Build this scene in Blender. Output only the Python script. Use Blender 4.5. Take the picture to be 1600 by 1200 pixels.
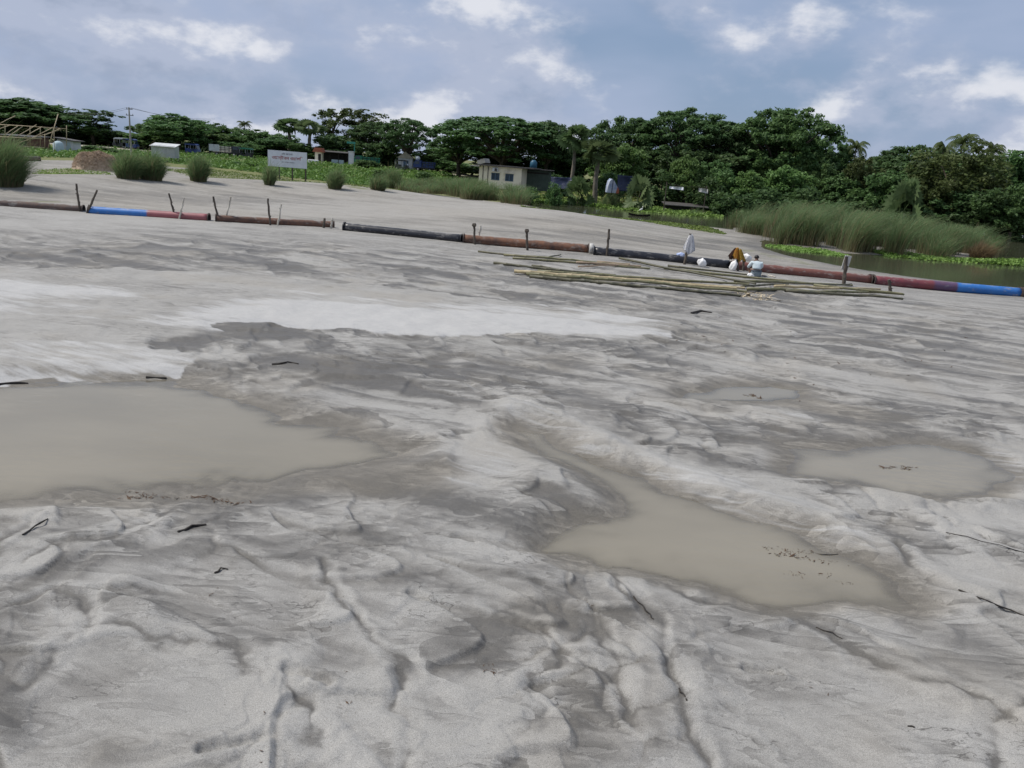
import bpy, bmesh, math, random
import numpy as np
from mathutils import Vector, Matrix, Quaternion

for o in list(bpy.data.objects):
    bpy.data.objects.remove(o)
scene = bpy.context.scene
COL = scene.collection
R = math.radians
random.seed(7)
rng = np.random.default_rng(11)

# ------------------------------------------------------------------ camera
CZ = 3.4                       # eye height above the sand flat
FPX = 1200.0                   # focal length in photo pixels (1600 wide)
PITCH, ROLL = R(16.0), R(4.4)
cam_d = bpy.data.cameras.new('camera')
cam_d.sensor_width = 36.0
cam_d.lens = 36.0 * FPX / 1600.0
cam_d.clip_start = 0.1
cam_d.clip_end = 12000
cam = bpy.data.objects.new('camera', cam_d)
COL.objects.link(cam)
CAMROT = Matrix.Rotation(R(90) - PITCH, 3, 'X') @ Matrix.Rotation(ROLL, 3, 'Z')
cam.matrix_world = Matrix.Translation((0, 0, CZ)) @ CAMROT.to_4x4()
scene.camera = cam

# ------------------------------------------------------------------ sky
SUN_EL, SUN_AZ = R(54), R(-84)      # azimuth measured from +Y towards +X: high, from the left of the viewer
world = bpy.data.worlds.new('World')
scene.world = world
world.use_nodes = True
nt = world.node_tree
nt.nodes.clear()


def N(nt, typ, **kw):
    n = nt.nodes.new(typ)
    for k, v in kw.items():
        if k.startswith('i_'):
            n.inputs[k[2:].replace('_', ' ')].default_value = v
        elif isinstance(k, str):
            setattr(n, k, v)
    return n


def math_node(nt, op, a, b=None, c=None, clamp=False):
    n = nt.nodes.new('ShaderNodeMath')
    n.operation = op
    n.use_clamp = clamp
    for i, v in enumerate((a, b, c)):
        if v is None:
            continue
        if isinstance(v, (int, float)):
            n.inputs[i].default_value = v
        else:
            nt.links.new(v, n.inputs[i])
    return n.outputs[0]


def mix_col(nt, fac, a, b, blend='MIX'):
    n = nt.nodes.new('ShaderNodeMix')
    n.data_type = 'RGBA'
    n.blend_type = blend
    n.clamp_factor = True
    for sock, v in ((n.inputs['Factor'], fac), (n.inputs['A'], a), (n.inputs['B'], b)):
        pass
    ins = {'f': n.inputs[0], 'a': n.inputs[6], 'b': n.inputs[7]}
    for k, v in (('f', fac), ('a', a), ('b', b)):
        if isinstance(v, (int, float)):
            ins[k].default_value = v
        elif isinstance(v, (tuple, list)):
            ins[k].default_value = (v[0], v[1], v[2], 1)
        else:
            nt.links.new(v, ins[k])
    return n.outputs[2]


def smooth_map(nt, v, lo, hi, a=0.0, b=1.0):
    n = nt.nodes.new('ShaderNodeMapRange')
    n.interpolation_type = 'SMOOTHSTEP'
    nt.links.new(v, n.inputs[0])
    for i, x in enumerate((lo, hi, a, b)):
        n.inputs[i + 1].default_value = x
    return n.outputs[0]


sky = nt.nodes.new('ShaderNodeTexSky')
sky.sky_type = 'NISHITA'
sky.sun_disc = False
sky.sun_elevation = SUN_EL
sky.sun_rotation = SUN_AZ
sky.air_density = 1.0
sky.dust_density = 1.6
sky.ozone_density = 2.0
tc = nt.nodes.new('ShaderNodeTexCoord')
DIRV = tc.outputs['Generated']


def sky_noise(offset, scale, detail, rough, zs=2.0, dist=0.0):
    mp = nt.nodes.new('ShaderNodeMapping')
    mp.inputs['Location'].default_value = offset
    mp.inputs['Scale'].default_value = (1, 1, zs)
    nt.links.new(DIRV, mp.inputs['Vector'])
    n = nt.nodes.new('ShaderNodeTexNoise')
    n.inputs['Scale'].default_value = scale
    n.inputs['Detail'].default_value = detail
    n.inputs['Roughness'].default_value = rough
    n.inputs['Distortion'].default_value = dist
    nt.links.new(mp.outputs[0], n.inputs['Vector'])
    return n.outputs['Fac']


OFF = (11.7, 3.1, 0.6)
big = sky_noise(OFF, 3.6, 9.0, 0.56, 1.9)
big_up = sky_noise((OFF[0], OFF[1], OFF[2] + 0.075), 3.6, 9.0, 0.56, 1.9)
soft = sky_noise((0.3, 5.2, 1.7), 2.6, 4.0, 0.5, 3.2)
patch = sky_noise((7.3, 2.2, 4.7), 2.0, 2.0, 0.5, 1.4)
# thin veil, then heaped clouds: greyish bodies, lit upper edges, darker bases
veil = smooth_map(nt, soft, 0.34, 0.66)
cov = math_node(nt, 'ADD', big, math_node(nt, 'MULTIPLY', math_node(nt, 'SUBTRACT', patch, 0.5), 0.30))
dens = smooth_map(nt, cov, 0.43, 0.56)
diff = math_node(nt, 'SUBTRACT', big, big_up)
lit = smooth_map(nt, diff, 0.015, 0.125)
shade = smooth_map(nt, diff, -0.13, 0.0)
SKY_STR = 0.10
hs = nt.nodes.new('ShaderNodeHueSaturation')
hs.inputs['Saturation'].default_value = 0.92
hs.inputs['Value'].default_value = 0.70
nt.links.new(sky.outputs[0], hs.inputs['Color'])
K = 0.92 / SKY_STR
blue = mix_col(nt, 0.72, hs.outputs[0], (0.270 * K, 0.375 * K, 0.565 * K))
veiled = mix_col(nt, math_node(nt, 'MULTIPLY', veil, 0.85), blue, (0.395 * K, 0.465 * K, 0.63 * K))
ccol = mix_col(nt, shade, (0.305 * K, 0.365 * K, 0.490 * K), (0.430 * K, 0.485 * K, 0.620 * K))
ccol = mix_col(nt, lit, ccol, (0.76 * K, 0.775 * K, 0.83 * K))
full = mix_col(nt, math_node(nt, 'MULTIPLY', dens, 0.92), veiled, ccol)
bg = nt.nodes.new('ShaderNodeBackground')
bg.inputs['Strength'].default_value = SKY_STR
nt.links.new(full, bg.inputs['Color'])
wo = nt.nodes.new('ShaderNodeOutputWorld')
nt.links.new(bg.outputs[0], wo.inputs['Surface'])

# ------------------------------------------------------------------ sun
sd = bpy.data.lights.new('sun', 'SUN')
sd.energy = 3.5
sd.angle = R(2.0)
sd.color = (1.0, 0.955, 0.885)
sun = bpy.data.objects.new('sun', sd)
COL.objects.link(sun)
sdir = Vector((math.sin(SUN_AZ) * math.cos(SUN_EL), math.cos(SUN_AZ) * math.cos(SUN_EL), math.sin(SUN_EL)))
sun.rotation_euler = sdir.to_track_quat('Z', 'Y').to_euler()
sun.location = (-30, -30, 60)

vs = scene.view_settings
vs.view_transform = 'Standard'
vs.look = 'None'
vs.gamma = 1
vs.exposure = 0.15
vs.use_curve_mapping = False
scene.render.engine = 'CYCLES'
scene.render.resolution_x, scene.render.resolution_y = 1024, 768
scene.cycles.transparent_max_bounces = 12
scene.cycles.max_bounces = 6

# ------------------------------------------------------------------ pixel -> place helpers
CAMN = np.array(CAMROT)


def ray(px, py):
    v = np.stack([(np.asarray(px, float) - 800) / FPX, -(np.asarray(py, float) - 600) / FPX, -np.ones_like(np.asarray(px, float))], -1)
    return v @ CAMN.T


def on_plane(px, py, z=0.0):
    d = ray(px, py)
    t = (z - CZ) / d[..., 2]
    return np.stack([d[..., 0] * t, d[..., 1] * t], -1)


def at(px, py, Y):
    d = ray(px, py)
    t = Y / d[1]
    return Vector((d[0] * t, Y, CZ + d[2] * t))


def poly(pts, z=0.0):
    p = np.array(pts, float)
    return on_plane(p[:, 0], p[:, 1], z)


# ------------------------------------------------------------------ noise
def perlin(x, y, seed=0):
    xi = np.floor(x).astype(np.int64)
    yi = np.floor(y).astype(np.int64)
    xf, yf = x - xi, y - yi
    u = xf * xf * xf * (xf * (xf * 6 - 15) + 10)
    v = yf * yf * yf * (yf * (yf * 6 - 15) + 10)

    def g(ix, iy, dx, dy):
        h = (ix * 374761393 + iy * 668265263 + seed * 974634777) & 0xffffffff
        h = ((h ^ (h >> 13)) * 1274126177) & 0xffffffff
        a = ((h ^ (h >> 16)) & 0xffff) * (2 * np.pi / 65536)
        return np.cos(a) * dx + np.sin(a) * dy
    n00, n10 = g(xi, yi, xf, yf), g(xi + 1, yi, xf - 1, yf)
    n01, n11 = g(xi, yi + 1, xf, yf - 1), g(xi + 1, yi + 1, xf - 1, yf - 1)
    return ((n00 * (1 - u) + n10 * u) * (1 - v) + (n01 * (1 - u) + n11 * u) * v) * 1.5


def fbm(x, y, octv, seed, lam=None, d=None, gain=0.5, kind=0):
    """fractal noise; octaves finer than the mesh at distance d fade out"""
    s = np.zeros_like(x)
    a, f = 1.0, 1.0
    for i in range(octv):
        w = 1.0
        if d is not None:
            w = np.clip((lam / f) / (0.007 * d) - 0.8, 0, 1)
            if not np.any(w > 0):
                break
        p = perlin(x * f / (lam or 1), y * f / (lam or 1), seed + i * 17)
        if kind == 1:
            p = np.abs(p) * 2 - 0.6
        s += a * w * p
        a *= gain
        f *= 2.03
    return s


def worley(x, y, seed):
    """distance to nearest cell point, gap to the second, cell random, offset from the cell point"""
    xi, yi = np.floor(x).astype(np.int64), np.floor(y).astype(np.int64)
    f1 = np.full(x.shape, 9.0)
    f2 = np.full(x.shape, 9.0)
    rid, ox, oy = np.zeros_like(x), np.zeros_like(x), np.zeros_like(x)
    for a in (-1, 0, 1):
        for b in (-1, 0, 1):
            h = ((xi + a) * 374761393 + (yi + b) * 668265263 + seed * 974634777) & 0xffffffff
            h = ((h ^ (h >> 13)) * 1274126177) & 0xffffffff
            h2 = ((h ^ (h >> 15)) * 2246822519) & 0xffffffff
            dx = x - (xi + a + (h & 0xffff) / 65536.0)
            dy = y - (yi + b + ((h >> 16) & 0xffff) / 65536.0)
            q = np.hypot(dx, dy)
            c = q < f1
            f2 = np.where(c, f1, np.minimum(f2, q))
            f1 = np.where(c, q, f1)
            rid = np.where(c, ((h2 >> 8) & 0xffff) / 65536.0, rid)
            ox, oy = np.where(c, dx, ox), np.where(c, dy, oy)
    return f1, f2 - f1, rid, ox, oy


def sstep(a, b, x):
    t = np.clip((x - a) / (b - a), 0, 1)
    return t * t * (3 - 2 * t)


def seg_dist(x, y, p):
    """distance to polyline p and arclength fraction"""
    best = np.full(x.shape, 1e9)
    for (x0, y0), (x1, y1) in zip(p[:-1], p[1:]):
        dx, dy = x1 - x0, y1 - y0
        t = np.clip(((x - x0) * dx + (y - y0) * dy) / (dx * dx + dy * dy + 1e-9), 0, 1)
        best = np.minimum(best, np.hypot(x - x0 - t * dx, y - y0 - t * dy))
    return best


def sdf(x, y, p):
    """signed distance to closed polygon, negative inside"""
    d = seg_dist(x, y, np.vstack([p, p[:1]]))
    ins = np.zeros(x.shape, bool)
    q = np.roll(p, -1, 0)
    for (x0, y0), (x1, y1) in zip(p, q):
        if y0 == y1:
            continue
        c = ((y0 > y) != (y1 > y)) & (x < (x1 - x0) * (y - y0) / (y1 - y0) + x0)
        ins ^= c
    return np.where(ins, -d, d)


def near_box(x, y, p, m):
    return (x > p[:, 0].min() - m) & (x < p[:, 0].max() + m) & (y > p[:, 1].min() - m) & (y < p[:, 1].max() + m)


# ------------------------------------------------------------------ terrain layout (drawn once as pixels, kept as places)
ZW = -0.9
POND = poly([(700, 303), (760, 309), (850, 326), (930, 337), (1000, 343), (1080, 351), (1140, 358), (1215, 368), (1187, 377), (1195, 389),
             (1230, 399), (1290, 411), (1357, 423), (1420, 432), (1500, 442), (1600, 456), (1850, 492), (1950, 380), (1800, 369), (1600, 356), (1500, 350), (1400, 345),
             (1300, 341), (1200, 336), (1120, 331), (1050, 327), (980, 322), (900, 316), (830, 310), (760, 304), (700, 299)], ZW)
CREST = poly([(-200, 268), (0, 284), (120, 283), (215, 281), (310, 284), (425, 289), (522, 294), (600, 297), (700, 305), (800, 316), (900, 330), (1000, 345)], 0.25)
REEDBANK = poly([(1135, 362), (1185, 374), (1240, 387), (1310, 396), (1400, 401), (1500, 405), (1548, 405), (1550, 393), (1450, 378), (1300, 365), (1200, 355), (1140, 350)], ZW)

PUDDLES = {
    'A': (poly([(-260, 640), (-100, 612), (0, 604), (120, 598), (250, 600), (330, 612), (420, 640), (520, 668), (580, 690), (610, 712), (570, 728), (480, 738), (420, 752), (340, 766), (250, 769), (190, 772), (140, 765), (60, 768), (0, 771), (-120, 775), (-260, 760)], -0.06), -0.060, 0.08, 0.16, 0.5),
    'B': (poly([(880, 838), (940, 815), (968, 795), (962, 775), (915, 748), (850, 712), (812, 675), (840, 680), (905, 712), (980, 742), (1060, 772), (1130, 797), (1230, 833), (1330, 866), (1420, 912), (1392, 940), (1290, 934), (1220, 948), (1140, 930), (1050, 897), (960, 882), (850, 862)], -0.05), -0.050, 0.09, 0.07, 0.35),
    'C': (poly([(1215, 697), (1300, 703), (1450, 694), (1540, 710), (1575, 748), (1550, 775), (1420, 775), (1335, 757), (1245, 740)], -0.05), -0.050, 0.07, 0.09, 0.3),
    'D': (poly([(1065, 622), (1130, 607), (1200, 603), (1255, 609), (1240, 623), (1150, 630)], -0.04), -0.040, 0.14, 0.06, 0.35),
}
CRUST = poly([(-300, 600), (0, 597), (70, 590), (180, 586), (260, 585), (318, 577), (300, 560), (238, 548), (240, 530), (330, 530), (372, 540), (330, 512), (420, 506), (470, 518), (560, 522), (640, 528), (740, 530), (830, 522), (900, 526), (960, 534), (1030, 530), (1082, 512), (1000, 500), (850, 480), (700, 462), (560, 448), (400, 432), (200, 422), (0, 418), (-300, 410)])
WHITE = [poly([(290, 500), (330, 520), (420, 530), (540, 545), (640, 550), (740, 552), (830, 548), (900, 550), (960, 555), (1030, 552), (1090, 525), (990, 500), (850, 484), (700, 476), (560, 470), (430, 468), (320, 474)]),
         poly([(-200, 430), (0, 428), (90, 438), (180, 452), (190, 465), (90, 470), (0, 472), (-200, 470)]),
         poly([(-200, 615), (0, 612), (60, 608), (180, 604), (260, 602), (330, 590), (316, 565), (220, 556), (120, 562), (40, 574), (-200, 575)])]
RILLS = [(poly(p), w, dp) for p, w, dp in [
    ([(498, 885), (512, 930), (560, 985), (600, 1040), (632, 1080), (612, 1110), (655, 1160), (648, 1200)], 0.045, 0.030),
    ([(965, 885), (1000, 940), (1020, 975), (1040, 1030), (1062, 1090), (1070, 1130), (1098, 1210)], 0.05, 0.035),
    ([(1000, 905), (1100, 935), (1200, 950), (1300, 985), (1370, 1035), (1480, 1080), (1620, 1155)], 0.06, 0.030),
    ([(1440, 790), (1478, 830), (1620, 870)], 0.05, 0.045),
    ([(1395, 855), (1480, 915), (1620, 970)], 0.05, 0.045),
    ([(-20, 855), (30, 838), (72, 812)], 0.04, 0.03),
    ([(52, 1065), (112, 1010), (140, 970), (92, 928), (-20, 958)], 0.05, 0.03),
    ([(140, 975), (260, 1000), (370, 1020), (400, 1045), (440, 1050), (510, 1170)], 0.05, 0.025),
    ([(860, 1110), (850, 1080), (880, 1030), (850, 990), (760, 960)], 0.04, 0.022),
    ([(972, 782), (930, 752), (850, 705), (806, 655)], 0.16, 0.03),
    ([(990, 1120), (960, 1060), (945, 1000), (930, 960)], 0.05, 0.03),
    ([(300, 795), (180, 830), (150, 855), (40, 890)], 0.05, 0.02),
    ([(1600, 1100), (1540, 1125), (1560, 1200)], 0.06, 0.03),
]]
RIDGE = poly([(806, 642), (900, 680), (1000, 722), (1100, 762), (1220, 800), (1320, 846)])


SILTY = [(poly(p), v, f) for p, v, f in [
    ([(420, 690), (600, 690), (690, 715), (720, 745), (690, 775), (600, 790), (450, 785), (330, 790), (180, 790), (180, 775), (340, 765), (430, 745)], 0.8, 0.4),
    ([(800, 650), (850, 680), (930, 715), (1020, 752), (1120, 790), (1230, 830), (1340, 868), (1425, 910), (1400, 942), (1290, 938), (1210, 950), (1130, 935), (1050, 900), (960, 885), (860, 868), (830, 845), (930, 815), (975, 785), (930, 755), (860, 725), (810, 695)], 0.9, 0.2),
    ([(1200, 690), (1300, 690), (1460, 680), (1560, 705), (1590, 750), (1560, 785), (1430, 785), (1330, 765), (1230, 748)], 0.8, 0.35),
    ([(1040, 625), (1130, 602), (1260, 600), (1330, 625), (1430, 650), (1420, 672), (1330, 660), (1220, 640)], 0.7, 0.5),
    ([(790, 545), (900, 545), (960, 565), (900, 590), (800, 580)], 0.5, 0.8),
]]
CALM = [(poly(p), f) for p, f in [
    ([(960, 690), (1080, 720), (1200, 760), (1290, 800), (1290, 840), (1180, 810), (1060, 765), (960, 720)], 0.25),
    ([(690, 690), (780, 680), (835, 715), (830, 745), (760, 775), (700, 760)], 0.3),
    ([(1470, 700), (1640, 680), (1640, 780), (1560, 775)], 0.25),
    ([(1450, 800), (1640, 790), (1640, 860), (1500, 830)], 0.2), ([(1420, 880), (1480, 860), (1640, 890), (1640, 960), (1500, 910)], 0.2),
    ([(1090, 970), (1250, 985), (1380, 1060), (1560, 1120), (1640, 1180), (1640, 1300), (1120, 1300), (1090, 1150)], 0.25),
    ([(1290, 960), (1420, 960), (1640, 1010), (1640, 1110), (1480, 1060), (1380, 1010)], 0.25),
    ([(40, 1060), (130, 990), (290, 1010), (400, 1050), (380, 1120), (250, 1160), (100, 1180), (20, 1200)], 0.2),
    ([(230, 900), (340, 880), (480, 900), (500, 960), (420, 1010), (280, 980)], 0.2),
    ([(900, 600), (1250, 575), (1640, 560), (1640, 640), (1480, 650), (1250, 595), (1040, 625)], 0.8),
    ([(480, 600), (640, 610), (760, 640), (700, 665), (560, 650)], 0.8),
]]
DRY = [poly(p) for p in [
    [(900, 672), (1010, 705), (1130, 735), (1240, 765), (1300, 800), (1320, 838), (1250, 822), (1120, 775), (1000, 728)],
    [(690, 700), (770, 685), (835, 715), (828, 742), (760, 772), (705, 755)],
    [(1480, 690), (1640, 690), (1640, 775), (1565, 768), (1545, 725)],
    [(1460, 800), (1640, 792), (1640, 855), (1500, 828)], [(1440, 885), (1640, 895), (1640, 945), (1500, 905)],
    [(1050, 640), (1250, 645), (1290, 658), (1150, 664)], [(640, 650), (800, 655), (790, 672), (650, 668)]]]
CAUL = poly([(905, 1060)])[0]
CAUL2 = poly([(1400, 800)])[0]


def ell(cx, cy, rx, ry):
    a = np.linspace(0, 2 * np.pi, 24, endpoint=False)
    return poly(np.stack([cx + rx * np.cos(a), cy + ry * np.sin(a)], -1))


# (outline, moisture change, feather) : + wetter, - drier; berm bands paint its shading
MOIST_SHADE = [(ell(*e), v, f) for e, v, f in [
    ((200, 1085, 105, 50), 0.42, 0.22), ((15, 1110, 45, 62), 0.45, 0.10), ((890, 962, 120, 30), 0.35, 0.3), ((740, 1020, 70, 45), 0.35, 0.2),
    ((560, 862, 80, 30), 0.45, 0.5), ((390, 522, 78, 19), 0.95, 0.5), ((285, 542, 50, 13), 0.85, 0.4), ((250, 312, 260, 9), 0.30, 2.0), ((650, 342, 220, 6), 0.22, 2.0), ((1000, 364, 200, 9), 0.30, 3.0), ((520, 575, 200, 14), 0.3, 1.2), ((330, 400, 420, 9), 0.2, 1.5), ((650, 585, 220, 34), 0.42, 2.0),  # left and centre far bands paint the shaded slope of the berm
    ((1405, 655, 36, 10), 0.8, 0.3), ((1150, 940, 180, 30), 0.25, 0.5), ((930, 1150, 130, 60), 0.4, 0.25), ((380, 775, 210, 16), 0.45, 0.4),
    ((560, 745, 150, 30), 0.4, 0.6), ((860, 700, 60, 45), 0.45, 0.4), ((1330, 680, 140, 14), 0.3, 0.5), ((1260, 655, 150, 14), 0.4, 0.6),
    ((200, 385, 260, 14), 0.22, 3.0), ((900, 470, 260, 12), 0.12, 2.0), ((1250, 520, 350, 26), 0.20, 3.0), ((1380, 860, 60, 40), 0.3, 0.3),
    ((870, 800, 120, 26), 0.3, 0.5), ((440, 1000, 90, 22), 0.2, 0.3), ((1350, 990, 130, 35), 0.22, 0.4), ((1530, 1000, 90, 40), 0.1, 0.4),
    ((300, 920, 160, 40), -0.12, 0.6), ((760, 735, 80, 36), -0.45, 0.5), ((1150, 785, 170, 34), -0.5, 0.5), ((1575, 720, 50, 52), -0.6, 0.25),
    ((1540, 820, 100, 30), -0.55, 0.3), ((1530, 900, 90, 30), -0.35, 0.35), ((330, 1120, 260, 90), -0.42, 0.6), ((700, 1130, 160, 80), -0.40, 0.5),
    ((620, 950, 110, 36), -0.3, 0.4), ((900, 880, 100, 16), -0.2, 0.3), ((1370, 800, 90, 26), -0.35, 0.3), ((740, 690, 60, 20), -0.35, 0.5),
    ((1000, 600, 180, 14), -0.22, 0.7), ((1150, 655, 150, 12), -0.3, 0.6), ((1450, 600, 180, 30), -0.12, 1.5), ((600, 650, 130, 10), -0.25, 0.6),
    ((420, 330, 420, 30), -0.10, 4.0), ((60, 345, 180, 10), -0.35, 2.0), ((700, 330, 300, 12), -0.25, 3.0),
]]
FOOT = [poly(p) for p in ([(448, 1052), (512, 1076)], [(318, 1180), (420, 1156)], 
                          [(1060, 830), (1110, 846)], [(1165, 1046), (1215, 1052)], [(660, 950), (640, 943)])]
GREEN = [(poly(p, -0.65 if p[0][0] > 800 else 0.2), v, f) for p, v, f in [
    ([(60, 262), (130, 262), (180, 272), (110, 276), (55, 270)], 0.75, 2.0),
    ([(240, 262), (330, 262), (420, 272), (560, 292), (640, 300), (560, 300), (430, 284), (300, 274)], 0.7, 2.0),
    ([(850, 355), (960, 357), (1080, 364), (1180, 380), (1150, 384), (1040, 374), (900, 366)], 0.40, 3.0),
    ([(820, 318), (930, 337), (1080, 352), (1140, 360), (1130, 366), (1000, 350), (880, 334), (800, 322)], 0.6, 1.2),
    ([(1150, 378), (1200, 390), (1290, 409), (1280, 414), (1180, 397), (1130, 384)], 0.5, 0.6),
    ([(30, 310), (85, 311), (85, 316), (40, 315)], 0.6, 0.6),
]]
VEG = np.vstack([poly([(-400, 236), (-60, 245), (60, 248), (180, 252), (250, 258), (330, 265), (400, 273), (480, 282), (560, 290), (640, 293), (700, 296), (790, 302)], 0.2),
                 poly([(830, 309), (900, 315), (980, 321), (1050, 326), (1120, 330), (1200, 335), (1300, 340), (1400, 344), (1500, 349), (1600, 355), (1800, 368)], ZW),
                 [(400, 80), (5000, 5000), (-5000, 5000), (-600, 120)]])


def terrain(x, y, full=True):
    """ground height and surface state at world points"""
    x = np.asarray(x, float)
    y = np.asarray(y, float)
    d = np.hypot(x, y) + 0.5
    n1 = fbm(x, y, 3, 3, 14.0)
    # lie of the land
    z = 0.10 * n1 * sstep(12, 30, d)
    side = sstep(3, 22, x) * sstep(20, 36, y)
    z -= 0.5 * side
    cd = np.full(x.shape, 99.0)
    m = near_box(x, y, CREST, 14)
    if m.any():
        cd[m] = seg_dist(x[m], y[m], CREST)
    z += 0.56 * np.exp(-(cd / 6.0) ** 2) * (1 - 0.8 * sstep(8, 16, x))
    z += 0.15 * sstep(60, 90, y) * (1 - sstep(-2, 8, x))
    road_up = sstep(128, 137, y) * (1 - sstep(10, 20, x))
    z += 0.5 * road_up
    z += 1.1 * sstep(76, 92, y + 0.1 * x) * sstep(0, 12, x)
    # pond
    pd = np.full(x.shape, 40.0)
    m = near_box(x, y, POND, 30)
    if m.any():
        pd[m] = sdf(x[m], y[m], POND)
    wob = fbm(x, y, 3, 31, 5.0) * 0.7
    tgt = ZW + np.clip((pd + wob * np.clip(pd / 3 + 0.4, 0, 1)) * np.where(pd < 0, 0.14, 0.038), -0.9, 3)
    w = (1 - sstep(4.0, np.where(x < 18, 26.0, 12.0), pd)) * sstep(33.5, 38.5, y)
    z = z * (1 - w) + np.minimum(tgt, z + 0.3) * w
    m = near_box(x, y, REEDBANK, 4)
    rb = np.full(x.shape, 9.0)
    if m.any():
        rb[m] = sdf(x[m], y[m], REEDBANK)
    z = np.maximum(z, ZW - 0.05 - 0.10 * np.clip(rb, -1.0, 9))
    if not full:
        return z
    # ---------------- slurry relief on the open flat
    flat = (1 - sstep(26, 34, d)) * (1 - sstep(0, 4, 2 - pd))
    crust = np.full(x.shape, 9.0)
    m = near_box(x, y, CRUST, 3)
    if m.any():
        crust[m] = sdf(x[m], y[m], CRUST)
    edge_n = fbm(x, y, 4, 81, 0.9, d) * 0.30
    cm = 1 - sstep(-0.05, 0.10, crust + edge_n)
    slurry = flat * (1 - 0.85 * cm)
    ux, uy = x * 0.97 + y * 0.24, -x * 0.24 + y * 0.97
    wx = fbm(ux, uy, 3, 41, 2.8) * 0.55
    wy = fbm(ux, uy, 3, 47, 2.8) * 0.55
    xs, ys = ux * 0.66 + wx, uy + wy
    near = 1 - sstep(6, 13, d)
    lowf = fbm(xs, ys, 3, 5, 4.2, d)
    lobm = sstep(-0.30, 0.30, fbm(x, y, 2, 61, 3.0))
    crk = sstep(-0.15, 0.25, fbm(x, y, 2, 67, 1.7))
    q1x, q1y = fbm(x, y, 4, 171, 0.9, d) * 0.26, fbm(x, y, 4, 177, 0.9, d) * 0.26
    # overlapping lobes of settled slurry, three sizes
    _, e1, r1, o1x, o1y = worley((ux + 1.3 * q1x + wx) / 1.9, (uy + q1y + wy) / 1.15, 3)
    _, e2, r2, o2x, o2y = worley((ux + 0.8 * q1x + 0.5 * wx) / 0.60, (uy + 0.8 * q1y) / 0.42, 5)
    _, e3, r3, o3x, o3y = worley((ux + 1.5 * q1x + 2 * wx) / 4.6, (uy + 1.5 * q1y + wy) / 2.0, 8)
    fade2 = np.clip(1.35 - d / 9, 0, 1)
    fade1 = np.clip(1.8 - d / 12, 0, 1)
    cauli = np.exp(-(((x - CAUL[0]) / 0.95) ** 2 + ((y - CAUL[1]) / 0.75) ** 2) ** 2)
    cauli = np.maximum(cauli, 0.9 * np.exp(-(((x - CAUL2[0]) / 0.9) ** 2 + ((y - CAUL2[1]) / 0.8) ** 2) ** 2))
    m2 = np.clip(sstep(0.55, 0.95, lobm) * 0.55 * fade2 + cauli, 0, 1)
    m1 = fade1 * (0.30 + 0.70 * crk) * (1 - 0.6 * cauli)
    dome1 = 1 - (1 - np.minimum(e1 / 0.7, 1)) ** 2
    dome2 = 1 - (1 - np.minimum(e2 / 0.6, 1)) ** 2
    dome3 = 1 - (1 - np.minimum(e3 / 0.6, 1)) ** 2
    crease = np.exp(-(e1 / (0.022 + 0.0045 * d)) ** 2) * m1
    crease2 = np.exp(-(e2 / (0.050 + 0.010 * d)) ** 2) * m2
    crease3 = np.exp(-(e3 / (0.015 + 0.0025 * d)) ** 2)
    t = (fbm(xs, ys, 4, 23, 3.4, d, 0.40)) * 3.0 + 0.30 * uy
    saw = t - np.floor(t)
    ter = np.where(saw < 0.95, saw / 0.95, (1 - saw) / 0.05)
    t2 = fbm(xs * 0.7 + wx, ys, 5, 29, 1.5, d, 0.42) * 2.4 + 0.3 * ux
    saw2 = t2 - np.floor(t2)
    ter2 = np.where(saw2 < 0.94, saw2 / 0.94, (1 - saw2) / 0.06)
    swirl = fbm(xs + wx, ys + wy, 5, 13, 0.6, d, 0.55)
    calm = np.zeros_like(x)
    for p, f in [(q_[0], q_[2]) for q_ in SILTY] + CALM:
        m = near_box(x, y, p, f * 2 + 0.3)
        if m.any():
            q = sdf(x[m], y[m], p) + f * 0.6 * fbm(xs[m], ys[m], 3, 105, 1.0, d[m])
            calm[m] = np.maximum(calm[m], 1 - sstep(-f, f * 0.6, q))
    # drawn-out flow lines that fan to the right and towards the viewer
    ang = -0.42 + 0.16 * fbm(x, y, 2, 63, 5.0) * np.exp(-d / 9)
    fa, fc = x * np.cos(ang) + y * np.sin(ang), -x * np.sin(ang) + y * np.cos(ang)
    flow = fbm(fa * 0.16 + 0.3 * wx, fc + 0.35 * wy, 4, 33, 0.55, d * 0.7, 0.6)
    flow2 = fbm(fa * 0.10 + 0.2 * wx, fc + 0.25 * wy, 4, 37, 0.95, d * 0.7, 0.6)
    midz = sstep(5.5, 8.5, d)
    # overlapping tongues of slurry with scalloped fronts
    def tongues(L, W, seed):
        sc = np.abs(perlin(fc / W + 0.7 * wy, fa / (2.6 * W), seed)) * 1.15
        tt = (fa + 0.9 * wx) / L - sc + 0.55 * fbm(x, y, 4, seed + 3, 1.6 * L, d, 0.45)
        sw = tt - np.floor(tt)
        return np.where(sw < 0.93, (sw / 0.93) ** 1.4, (1 - sw) / 0.07), sw
    g1, s1 = tongues(1.5, 0.75, 301)
    g2, s2 = tongues(0.62, 0.36, 311)
    g3, s3 = tongues(3.2, 1.3, 321)
    foot1 = np.exp(-(np.minimum(s1, 1 - s1) / (0.012 + 0.004 * d)) ** 2) * crk * fade1
    near2 = fade2 * (0.35 + 0.65 * lobm)
    rel = 0.038 * g1 * fade1 + 0.018 * g2 * near2 + 0.040 * g3 * (1 - 0.7 * fade2) + 0.018 * dome1 * m1 + 0.032 * dome2 * m2 \
        + 0.012 * ter * (1 - 0.7 * cauli) + 0.008 * ter2 * (1 - 0.7 * m2) - 0.012 * crease + 0.006 * swirl
    rel = rel * (1 - 0.80 * calm) + 0.055 * lowf * (1 - 0.5 * calm) + 0.020 * flow2 * midz + (0.004 + 0.010 * midz) * flow
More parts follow.
